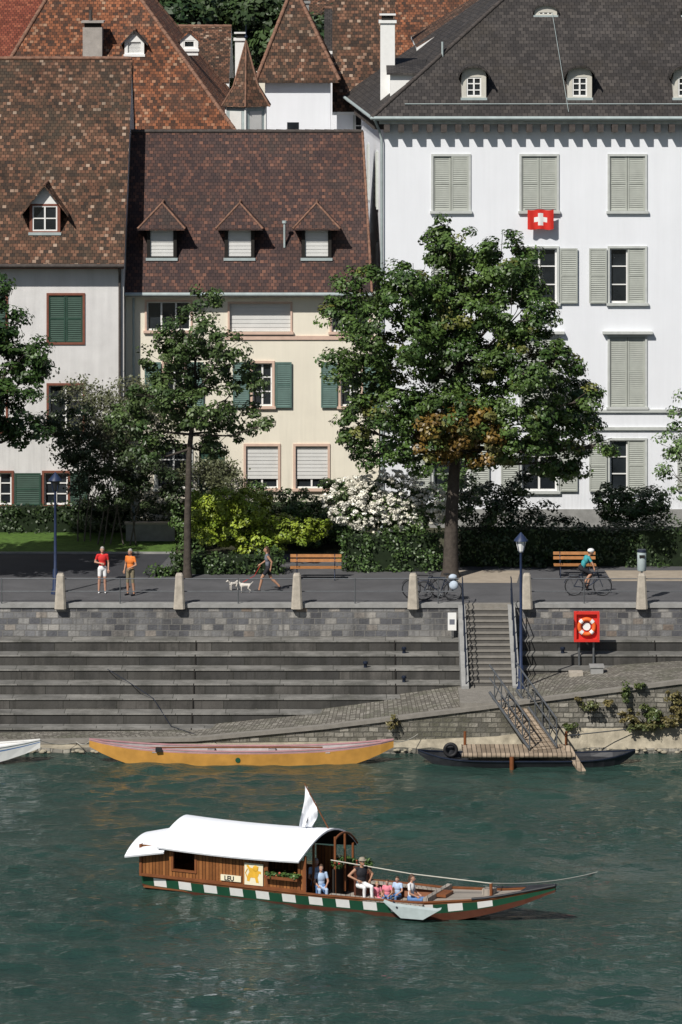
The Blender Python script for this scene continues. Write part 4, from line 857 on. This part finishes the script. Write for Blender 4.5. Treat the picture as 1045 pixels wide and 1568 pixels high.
def rope(p,q,sag,r=.014):
    p=Vector(p);q=Vector(q); mb.tube([p.lerp(q,t)-Vector((0,0,sag*4*t*(1-t))) for t in np.linspace(0,1,9)],r,'rope',5)
rope((X(137,-9),-8.9,.7),(X(118,-7),-7.1,.3),.1); rope((X(62,-9),-9,.75),(X(118,-7),-7.1,.3),.1); rope((X(603,-9),-8.9,.7),(X(640,-7),-7.2,.6),.1)
mb.build('mooring_rope')
mb=MB(); mb.tube([(X(165,-2.4),-2.4,zt-.37*2+.02),(X(200,-3.2),-3.15,zt-.37*3+.03),(X(235,-4),-4,zt-.37*4+.03),(X(262,-5.2),-5.2,zt-.37*6+.03),(X(330,-7.1),-7.15,.35)],.012,'darkmetal',5); mb.build('mooring_rope')
# ================================================================ FERRY
ang=math.radians(-23.5); O=Vector((-5.63,-25.9,0)); FM=Matrix.Translation(O)@Matrix.Rotation(ang,4,'Z')
FE=empty('river_ferry'); FL=12.9
mb=MB(FM); st=[]; N_=30
for i in range(N_+1):
    s=FL*i/N_; b=float(np.interp(s,[0,2,5,8,9.5,11,12,12.6,12.9],[.92,1.1,1.17,1.12,.98,.68,.38,.16,.03])); zg=float(np.interp(s,[0,6,9,11,12.9],[.42,.42,.47,.68,1.08])); zk=float(np.interp(s,[0,.01,8.5,10,11,12,12.9],[-.1,-.2,-.2,-.02,.22,.55,.95])); st.append((s,b,zg,zk))
hull(mb,st,[(.1,'varn'),(.5,lambda i:'whitep' if i%2 and i<27 else 'fgreen'),(.56,'fgreen'),(1.,'hullbrown')],('deckgrey','varn'),'varn',.08,.06,.18)
mb.build('hull',FE)
mb=MB(FM)
def hb(s): return float(np.interp(s,[q[0] for q in st],[q[1] for q in st]))
def hg(s): return float(np.interp(s,[q[0] for q in st],[q[2] for q in st]))
ss=np.linspace(9.3,12.75,9)
for a,b in zip(ss[:-1],ss[1:]): mb.add([(a,-hb(a)+.07,hg(a)-.03),(b,-hb(b)+.05,hg(b)-.03),(b,hb(b)-.05,hg(b)-.03),(a,hb(a)-.07,hg(a)-.03)],[(0,1,2,3)],'deckgrey')
mb.add([(11.9,-.46,.93),(12.97,-.06,1.14),(12.97,.06,1.14),(11.9,.46,.93)],[(0,1,2,3)],'hullblack')
for sgn in (-1,1):
    mb.tube([(s,sgn*(hb(s)+.01),hg(s)+.05) for s in np.linspace(10.6,12.9,7)],.04,'hullblack',6)
    mb.box(6.2,9.2,sgn*.98-.14,sgn*.98+.14,.40,.45,'deckgrey')
mb.box(9.15,9.3,-.95,.95,.1,.62,'deckgrey'); mb.box(9.3,9.6,-.3,.3,.52,.6,'varn')
mb.box(7.5,7.75,-1,1,.3,.36,'varn'); mb.tube([(10.9,.0,.6),(10.9,0,1.0)],.05,'varn',8); mb.box(10.6,10.95,.05,.35,.62,.8,'deckgrey')
lb=[(8.05,.50),(8.35,.42),(9.7,.40),(9.85,.44),(9.3,.10),(8.6,.08)]
mb.add([(s,-1.22,z+.03) for s,z in lb]+[(s,-1.32,z-.02) for s,z in lb],[tuple(range(6)),tuple(range(11,5,-1))]+[(i,(i+1)%6,(i+1)%6+6,i+6) for i in range(6)],'zinc')
mb.tube([(8.2,-1.0,.5),(8.5,-1.34,.35)],.03,'darkmetal',6)
mb.build('foredeck',FE)
mb=MB(FM); tw=1.04
ops=[(1.15,1.85,.72,1.24),(4.25,5.25,.82,1.26)]
facade(mb,.05,5.45,.42,1.36,-tw,ops,M['cabin'],.05,M['varn'])
mb.add([(.05,-tw,.42),(.05,tw,.42),(.05,tw,1.36),(.05,-tw,1.36)],[(0,3,2,1)],'cabin')
for a,b in ((.05,1.6),(2.6,3.6),(4.9,5.45)): mb.box(a,b,tw-.04,tw,.42,1.36,'cabin')
mb.box(1.6,4.9,tw-.04,tw,.42,.75,'cabin')
mb.box(1.08,1.15,-tw-.03,-tw,.66,1.3,'varn'); mb.box(1.85,1.92,-tw-.03,-tw,.66,1.3,'varn'); mb.box(1.15,1.85,-tw-.03,-tw,.66,.72,'varn'); mb.box(1.15,1.85,-tw-.03,-tw,1.24,1.3,'varn')
for s in (.05,4.2,5.25,5.4): mb.box(s-.03,s+.05,-tw-.035,-tw+.02,.42,1.36,'varn')
mb.box(.05,5.45,-tw-.03,-tw-.004,.42,.5,'varn')
mb.box(.1,.15,-.9,.9,.42,1.36,'varn'); mb.box(.1,5.4,-.95,.95,.05,.09,'varn'); mb.box(.3,4.6,.6,.98,.1,.5,'varn')
mb.box(5.9,5.96,-.1,1.0,.1,.95,'dark'); mb.box(5.5,6.7,.9,1.0,.42,.85,'hullbrown'); mb.box(6.6,6.66,-.1,.95,.1,.7,'hullbrown')
for s,t_ in ((5.45,-1.04),(5.45,-.45),(6.05,1.1),(5.95,.0),(6.05,.5)): mb.box(s-.03,s+.03,t_-.03,t_+.03,.2,1.5 if abs(t_)>.9 else 1.9,'varn')
mb.build('cabin',FE)
mb=MB(FM)
def roof(s0f,s1f,zefn,hfn,m,th=.05,n=14,W=1.32,k=8):
    V=[];
    for j in range(n+1):
        t=-W+2*W*j/n; c=math.cos(math.pi/2*t/W); prof=c**.8 if c>0 else 0
        for i in range(k+1):
            s=s0f(t)+(s1f(t)-s0f(t))*i/k; V.append((s,t,zefn(s)+hfn(s)*prof))
    nn=len(V); V+= [(a,b*.985,c-th) for a,b,c in V]
    q=k+1
    fs=[(j*q+i,j*q+i+1,(j+1)*q+i+1,(j+1)*q+i) for j in range(n) for i in range(k)]
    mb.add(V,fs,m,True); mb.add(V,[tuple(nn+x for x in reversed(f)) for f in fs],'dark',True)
    for i in range(k): mb.add(V,[(i,nn+i,nn+i+1,i+1),(n*q+i,n*q+i+1,nn+n*q+i+1,nn+n*q+i)],m)
    for j in range(n): mb.add(V,[(j*q,(j+1)*q,nn+(j+1)*q,nn+j*q),(j*q+k,nn+j*q+k,nn+(j+1)*q+k,(j+1)*q+k)],m)
roof(lambda t:.72+.25*math.cos(t/1.32*1.57),lambda t:5.35+.75*((t+1.32)/2.64)**.7,lambda s:1.34+.01*(s-3)**2,lambda s:.70,'canvas')
roof(lambda t:-.35,lambda t:.95,lambda s:1.02+.24*(s+.35)/1.3,lambda s:.42+.08*(s+.35)/1.3,'canvas')
hoop=[(6.15,-.4+1.6*j/10,1.36+.66*math.cos(math.pi/2*(-.4+1.6*j/10)/1.3)**.8) for j in range(11)]; mb.tube(hoop,.035,'varn',6)
mb.build('canopy_roof',FE)
mb=MB(FM)
mb.box(2.72,3.38,-tw-.05,-tw-.01,.545,.72,'cream')
mb.box(3.50,4.10,-tw-.05,-tw-.01,.50,1.14,'cream')
lp=[(3.58,.62),(3.66,.6),(3.70,.72),(3.84,.72),(3.88,.58),(3.97,.58),(3.93,.74),(3.98,.86),(4.04,.84),(4.03,.92),(3.94,.94),(3.96,1.06),(3.84,1.09),(3.78,1.0),(3.68,1.02),(3.62,1.1),(3.56,1.06),(3.62,.98),(3.66,.88),(3.6,.78)]
mb.poly([(s,-tw-.055,z) for s,z in lp],'gold'); mb.ball((3.86,-tw-.055,1.0),(.09,.012,.09),'gold'); mb.tube([(3.6,-tw-.056,.7),(3.53,-tw-.056,.85),(3.6,-tw-.056,.98)],.015,'gold',5)
mb.box(4.22,5.28,-tw-.22,-tw-.04,.78,.86,'varn')
mb.build('name_boards',FE)
cu=bpy.data.curves.new('name_text','FONT'); cu.body='LEU'; cu.size=.19; cu.extrude=.004; cu.offset=.004; to=bpy.data.objects.new('tmp',cu); sc.collection.objects.link(to)
bpy.context.view_layer.update(); me=bpy.data.meshes.new_from_object(to.evaluated_get(bpy.context.evaluated_depsgraph_get())); bpy.data.objects.remove(to)
me.materials.clear(); me.materials.append(M['c_black']); o=bpy.data.objects.new('name_text',me); link(o,FE); o.matrix_world=FM@Matrix.Translation((2.84,-tw-.06,.567))@Matrix.Rotation(math.pi/2,4,'X')
def fpt(s,t,z): return tuple(FM@Vector((s,t,z)))
fl=[(fpt(s,-1.16,.92),(.13,.12,.1)) for s in (4.3,4.5,4.7,4.9,5.1,5.2)]+[(fpt(5.95,t,1.05),(.15,.15,.12)) for t in (.1,.4,.7,.95)]+[(fpt(s,.98,.98),(.17,.15,.14)) for s in (5.7,6.1,6.4,6.6)]
leafmesh('window_box_plants',*clumps(fl,dens=60,rc=.07,lpc=16,sz=.06,inner=.3,pal=((.04,.09,.025),(.10,.17,.04))),parent=FE)
fl2=[(c,(r[0]*1.05,r[1]*1.05,r[2]*1.05)) for c,r in fl[::2]]
leafmesh('window_box_flowers',*clumps(fl2,dens=18,rc=.03,lpc=6,sz=.05,inner=.9,pal=((.5,.05,.08),(.6,.35,.1))),parent=FE)
mb=MB(FM); p0=Vector((5.75,.1,2.0)); p1=Vector((5.0,-.1,3.42)); mb.tube([p0,p1],[.022,.016],'varn',6)
vs=[];fs=[];nu,nv=8,12
for j in range(nv+1):
    for i in range(nu+1):
        a=p1.lerp(p0,.02+.52*i/nu); dn=j/nv; vs.append((a.x-.16*dn+ .05*math.sin(i*1.7+j*.3)*dn,a.y+.07*math.sin(i*1.4+j*.5),a.z-(1.28-.75*i/nu)*dn))
fs=[(j*(nu+1)+i,j*(nu+1)+i+1,(j+1)*(nu+1)+i+1,(j+1)*(nu+1)+i) for j in range(nv) for i in range(nu)]
mb.add(vs,fs,'canvas',True); mk=[f for n_,f in enumerate(fs) if (n_//nu in (8,9) and n_%nu in (3,4)) ]
mb.add([(a,b-.02,c) for a,b,c in vs],mk,'c_black',True); mb.build('flag',FE)
mb=MB(); rr=[Vector(fpt(5.9,-.2,1.25)),Vector(fpt(10.9,0,1.0))]; 
mb.tube([rr[0],rr[0].lerp(rr[1],.5)-Vector((0,0,.06)),rr[1]],.018,'rope',5); q=Vector((X(915,-24.8),-24.8,.02)); mb.tube([rr[1].lerp(q,t)-Vector((0,0,.5*4*t*(1-t)*.25)) for t in np.linspace(0,1,9)],.02,'rope',5); mb.build('mooring_line',FE)
# ================================================================ PEOPLE
def elems_mesh(els):
    b=MB()
    for e in els:
        if e[0]=='c': 
            _,p,q,r0,r1,m=e; b.tube([p,q],[r0,r1],'skin',10); b.ball(p,r0,'skin',10,6); b.ball(q,r1,'skin',10,6)
        else: b.ball(e[1],e[2],'skin',14,10)
    me=bpy.data.meshes.new('t'); me.from_pydata(b.v,[],b.f); return me
def remesh_elems(els,vox):
    me=elems_mesh(els); o=bpy.data.objects.new('t',me); sc.collection.objects.link(o)
    md=o.modifiers.new('r','REMESH'); md.mode='VOXEL'; md.voxel_size=vox
    sm=o.modifiers.new('s','SMOOTH'); sm.factor=.5; sm.iterations=3
    bpy.context.view_layer.update(); ev=o.evaluated_get(bpy.context.evaluated_depsgraph_get()); m2=bpy.data.meshes.new_from_object(ev)
    v=np.zeros(len(m2.vertices)*3); m2.vertices.foreach_get('co',v); v=v.reshape(-1,3); fs=[tuple(p.vertices) for p in m2.polygons]
    bpy.data.objects.remove(o)
    ce=np.array([v[list(f)].mean(0) for f in fs]); best=np.full(len(fs),1e9); idx=np.zeros(len(fs),int)
    for i,e in enumerate(els):
        if e[0]=='c':
            a=np.array(e[1]);b=np.array(e[2]);ab=b-a; t=np.clip(((ce-a)@ab)/(ab@ab+1e-9),0,1); d=np.linalg.norm(ce-a-t[:,None]*ab,axis=1)-(e[3]+(e[4]-e[3])*t)
        else:
            r=np.array(e[2]); d=(np.linalg.norm((ce-np.array(e[1]))/r,axis=1)-1)*r.min()
        m=d<best; best[m]=d[m]; idx[m]=i
    return v,fs,idx
def addfig(mb,els,vox=.014):
    v,fs,idx=remesh_elems(els,vox); names=[e[-1] for e in els]
    for mname in sorted(set(names)):
        sel=[f for f,i in zip(fs,idx) if names[i]==mname]
        if not sel: continue
        used=sorted(set(k for f in sel for k in f)); mp={k:j for j,k in enumerate(used)}
        mb.add([tuple(v[k]) for k in used],[tuple(mp[k] for k in f) for f in sel],mname,True)
def hand(mb,w,d,skin,side):
    w=Vector(w); d=Vector(d).normalized(); s=d.cross(Vector((0,-1,0))); 
    if s.length<.1: s=Vector((1,0,0))
    s.normalize(); n=s.cross(d).normalized()
    mb.tube([w-d*.01,w+d*.04,w+d*.085],[.026,.036,.032],skin,8)
    for i,l in enumerate((.065,.075,.07,.055)):
        b=w+d*.08+s*(-.027+.018*i); mb.tube([b,b+d*l*.5-n*.004,b+d*l*.85-n*.022],[.0095,.009,.0065],skin,5)
    b=w+d*.03+s*(-.03)*side; mb.tube([b,b+d*.03-s*.022*side,b+d*.06-s*.028*side-n*.01],[.012,.011,.008],skin,5)
POSE={
'stand':dict(pel=(0,0,.93),che=(0,0,1.26),nek=(0,.01,1.46),hea=(0,-.015,1.60),shL=(.175,.0,1.40),elL=(.23,.03,1.12),wrL=(.22,-.05,.88),shR=(-.175,0,1.40),elR=(-.25,.04,1.13),wrR=(-.2,-.1,.93),hiL=(.09,0,.90),knL=(.1,-.02,.49),anL=(.11,.02,.08),hiR=(-.09,0,.90),knR=(-.11,-.03,.49),anR=(-.13,.01,.08)),
'walk':dict(pel=(0,0,.92),che=(0,-.03,1.25),nek=(0,-.04,1.45),hea=(0,-.07,1.59),shL=(.175,-.04,1.39),elL=(.22,.14,1.15),wrL=(.2,.1,.92),shR=(-.175,-.02,1.39),elR=(-.23,-.1,1.13),wrR=(-.2,-.3,1.0),hiL=(.09,0,.89),knL=(.09,-.24,.54),anL=(.09,-.34,.10),hiR=(-.09,0,.89),knR=(-.09,.10,.49),anR=(-.09,.42,.20)),
'sit':dict(pel=(0,0,.11),che=(0,-.02,.42),nek=(0,-.02,.62),hea=(0,-.05,.76),shL=(.175,0,.56),elL=(.24,-.06,.30),wrL=(.14,-.26,.20),shR=(-.175,0,.56),elR=(-.24,-.06,.30),wrR=(-.14,-.26,.20),hiL=(.09,0,.08),knL=(.12,-.42,.10),anL=(.12,-.44,-.32),hiR=(-.09,0,.08),knR=(-.12,-.42,.10),anR=(-.12,-.40,-.32)),
'cycle':dict(pel=(0,.26,1.04),che=(0,.07,1.32),nek=(0,-.04,1.48),hea=(0,-.10,1.61),shL=(.175,-.02,1.42),elL=(.25,-.16,1.2),wrL=(.26,-.2,1.07),shR=(-.175,-.02,1.42),elR=(-.25,-.16,1.2),wrR=(-.26,-.2,1.07),hiL=(.09,.24,1.0),knL=(.1,-.1,.72),anL=(.12,.04,.26),hiR=(-.09,.24,1.0),knR=(-.1,-.12,.84),anR=(-.12,.14,.52))}
def person(name,pos,yaw,pose,shirt,pants,skin='skin',hair='hairbrown',sc_=1.,legs='long',sleeve='short',long_hair=False,hat=None,over=None,parent=None,shoe='c_black',fat=1.):
    J=dict(POSE[pose]); 
    if over: J.update(over)
    V_=lambda k:Vector(J[k]); els=[]
    pel,che,nek,hea=V_('pel'),V_('che'),V_('nek'),V_('hea')
    els.append(('e',tuple(pel),(.155*fat,.115*fat,.13),pants)); els.append(('e',tuple(pel.lerp(che,.5)),(.135*fat,.10*fat,.16),shirt)); els.append(('e',tuple(che+Vector((0,0,.02))),(.165*fat,.115*fat,.17),shirt))
    els.append(('c',J['shL'],J['shR'],.055,.055,shirt)); els.append(('c',tuple(che.lerp(nek,.8)),tuple(nek.lerp(hea,.4)),.055,.05,skin))
    els.append(('e',tuple(hea),(.074,.09,.112),skin)); els.append(('e',tuple(hea+Vector((0,-.035,-.055))),(.052,.055,.05),skin))
    for S in 'LR':
        sh_,el,wr=V_('sh'+S),V_('el'+S),V_('wr'+S); mid=sh_.lerp(el,.55)
        els.append(('c',tuple(sh_),tuple(mid),.052,.046,shirt if sleeve!='none' else skin)); els.append(('c',tuple(mid),tuple(el),.043,.037,shirt if sleeve=='long' else skin)); els.append(('c',tuple(el),tuple(wr),.038,.026,shirt if sleeve=='long' else skin))
        hi,kn,an=V_('hi'+S),V_('kn'+S),V_('an'+S); mk=hi.lerp(kn,.6)
        els.append(('c',tuple(hi),tuple(mk),.085*fat,.072,pants)); els.append(('c',tuple(mk),tuple(kn),.068,.055,pants if legs!='bare' else skin))
        ck=kn.lerp(an,.35)+Vector((0,.015,0)); lm=pants if legs=='long' else skin
        els.append(('c',tuple(kn),tuple(ck),.054,.053,lm)); els.append(('c',tuple(ck),tuple(an),.053,.036,lm))
        toe=an+Vector((0,-.17,-.045)); els.append(('c',tuple(an+Vector((0,.03,-.045))),tuple(toe),.036,.03,shoe))
    mb=MB(Matrix.Translation(pos)@Matrix.Rotation(yaw,4,'Z')@Matrix.Scale(sc_,4))
    addfig(mb,els)
    for S,sd in (('L',1),('R',-1)): 
        el,wr=V_('el'+S),V_('wr'+S); hand(mb,wr,(wr-el),skin,sd)
    h=hea
    for sx in (-.03,.03): mb.ball((h.x+sx,h.y-.082,h.z+.005),(.013,.008,.009),'whitep',8,5); mb.ball((h.x+sx,h.y-.089,h.z+.005),(.006,.004,.006),'c_black',6,4); mb.tube([(h.x+sx-.016,h.y-.088,h.z+.025),(h.x+sx+.016,h.y-.088,h.z+.025)],.004,hair,4)
    mb.tube([(h.x,h.y-.088,h.z+.005),(h.x,h.y-.108,h.z-.028),(h.x,h.y-.092,h.z-.036)],[.007,.014,.008],skin,6); mb.ball((h.x,h.y-.092,h.z-.06),(.024,.008,.007),'c_pink',8,5)
    for sx in (-1,1): mb.ball((h.x+sx*.076,h.y+.005,h.z-.005),(.012,.022,.032),skin,8,5)
    vs=[];fs=[];sg,rg=14,7
    for i in range(rg+1):
        th=math.pi*.62*i/rg
        for k in range(sg):
            ph=2*math.pi*k/sg; fr_=math.sin(ph)<-.3; t2=min(th,math.pi*.36) if fr_ else th
            vs.append((h.x+.084*math.sin(t2)*math.cos(ph),h.y+.012+.098*math.sin(t2)*math.sin(ph),h.z+.012+.118*math.cos(t2)))
    for i in range(rg):
        for k in range(sg): fs.append((i*sg+k,(i+1)*sg+k,(i+1)*sg+(k+1)%sg,i*sg+(k+1)%sg))
    mb.add(vs,fs,hair,True)
    if long_hair: mb.tube([(h.x,h.y+.06,h.z+.03),(h.x,h.y+.085,h.z-.08),(h.x,h.y+.085,h.z-.2)],[.06,.07,.03],hair,10)
    if hat:
        if hat=='helmet': mb.ball((h.x,h.y,h.z+.06),(.1,.13,.085),'c_white')
        else: mb.tube([(h.x,h.y-.02,h.z+.06),(h.x,h.y-.02,h.z+.072)],[.125,.12],hat,16); mb.tube([(h.x,h.y,h.z+.06),(h.x,h.y,h.z+.12),(h.x,h.y,h.z+.14)],[.095,.085,.05],hat,14)
    return mb.build(name,parent)
PI=math.pi
person('woman_in_red_top',(X(157,2.4),2.4,GZ),.1,'stand','c_red','c_white',hair='hairgrey',legs='bare',over=dict(elR=(-.27,.02,1.15),wrR=(-.06,-.14,1.12)),shoe='c_white')
person('man_in_orange_shirt',(X(200,1.9),1.9,GZ),-.6,'stand','c_orange','c_khaki',skin='skin2',hair='hairgrey',legs='short',fat=1.08,over=dict(elL=(.28,-.02,1.15),wrL=(.12,-.16,1.05),knL=(.13,-.02,.49),anL=(.15,.02,.08)))
person('dog_walker',(X(411,2.7),2.7,GZ),-PI/2,'walk','c_grey','c_black',skin='skin2',hair='hairbrown',legs='bare',sleeve='none',long_hair=True,sc_=.98)
person('cyclist',(cbx,cby,GZ),PI/2,'cycle','c_teal','c_black',skin='skin2',legs='short',hat='helmet')
def seat(name,s,t,z,yaw,*a,**k):
    p=FM@Vector((s,t,z)); return person(name,tuple(p),yaw,'sit',*a,**k)
seat('ferryman',7.05,-.6,.64,.5,'c_black','c_white',skin='skin2',hair='hairgrey',hat='c_straw',sleeve='none',fat=1.08,over=dict(elL=(.38,.0,.36),wrL=(.2,-.18,.24),elR=(-.40,.04,.38),wrR=(-.2,-.16,.26)))
seat('seated_child',7.5,-.5,.30,.3,'c_pink','c_pink',sc_=.62,hair='hairblond')
seat('seated_child',7.75,-.3,.32,-.2,'c_pink','c_blue',sc_=.64,hair='hairbrown')
seat('seated_child',8.0,-.1,.34,-.5,'c_lblue','c_blue',sc_=.7,hair='hairbrown')
seat('seated_woman',8.6,-.55,.38,1.2,'c_white','c_blue',hair='hairbrown',long_hair=True,sc_=.9)
seat('seated_passenger',5.38,-.15,.42,.4,'c_lblue','c_blue',hair='hairgrey',sc_=.95)
seat('seated_passenger',5.62,-.3,.36,.2,'c_lblue','c_lblue',hair='hairbrown',sc_=.88)
def dog(name,x,y,yaw,col,k=1.):
    els=[('e',(0,-.12,.32),(.085,.13,.10),col),('c',(0,-.1,.32),(0,.18,.33),.085,.07,col),('c',(0,-.2,.36),(0,-.3,.47),.055,.045,col),('e',(0,-.34,.49),(.05,.065,.052),col),('c',(0,-.37,.475),(0,-.45,.455),.03,.02,col),('c',(0,.22,.36),(0,.34,.48),.02,.012,col)]
    for s in (-.05,.05):
        els+=[('c',(s,-.16,.28),(s,-.17,.14),.032,.022,col),('c',(s,-.17,.14),(s,-.16,.025),.02,.02,col),('c',(s,.17,.3),(s,.12,.19),.045,.03,col),('c',(s,.12,.19),(s,.22,.11),.024,.018,col),('c',(s,.22,.11),(s,.20,.025),.018,.02,col)]
    mb=MB(Matrix.Translation((x,y,GZ))@Matrix.Rotation(yaw,4,'Z')@Matrix.Scale(k,4)); addfig(mb,els,.01)
    for s in (-1,1): mb.tube([(s*.04,-.32,.53),(s*.055,-.31,.58),(s*.06,-.33,.6)],[.022,.018,.004],'furd',6); mb.ball((s*.025,-.39,.5),.007,'c_black')
    mb.ball((0,-.465,.462),.013,'c_black'); mb.build(name)
dog('white_dog',X(376,2.5),2.5,-PI/2,'furw',.85); dog('white_dog',X(358,3.0),3.0,-PI/2+.6,'furw',.75)
mb=MB(); mb.tube([(X(372,2.6),2.5,GZ+.38),(X(390,2.7),2.6,GZ+.6),(X(399,2.7),2.62,GZ+.98)],.008,'c_red',4); mb.build('dog_lead')
# ================================================================ CAMERA, LIGHT
cam=bpy.data.cameras.new('camera'); co=bpy.data.objects.new('camera',cam); link(co); co.location=(0,-150,30); co.rotation_euler=(math.radians(90),0,0)
cam.sensor_fit='VERTICAL'; cam.sensor_height=36; cam.sensor_width=24; cam.lens=6300/1568*36; cam.shift_y=-957/1568; cam.clip_end=6000; cam.clip_start=1
sc.camera=co
tov=Vector((-.38,-.60,.70)).normalized(); sun=bpy.data.lights.new('sun','SUN'); sun.energy=4.7; sun.angle=math.radians(.5); sun.color=(1,.955,.89)
so=bpy.data.objects.new('sun',sun); link(so); so.rotation_euler=tov.to_track_quat('Z','Y').to_euler()
w=bpy.data.worlds.new('World'); sc.world=w; w.use_nodes=True; nt=w.node_tree; sky=nt.nodes.new('ShaderNodeTexSky'); sky.sky_type='NISHITA'; sky.sun_disc=False
sky.sun_elevation=math.asin(tov.z); sky.sun_rotation=math.atan2(tov.x,tov.y)%(2*PI); bg=nt.nodes['Background']; nt.links.new(sky.outputs[0],bg.inputs[0]); bg.inputs[1].default_value=.055
sc.view_settings.view_transform='Standard'; sc.view_settings.look='None'; sc.view_settings.exposure=0
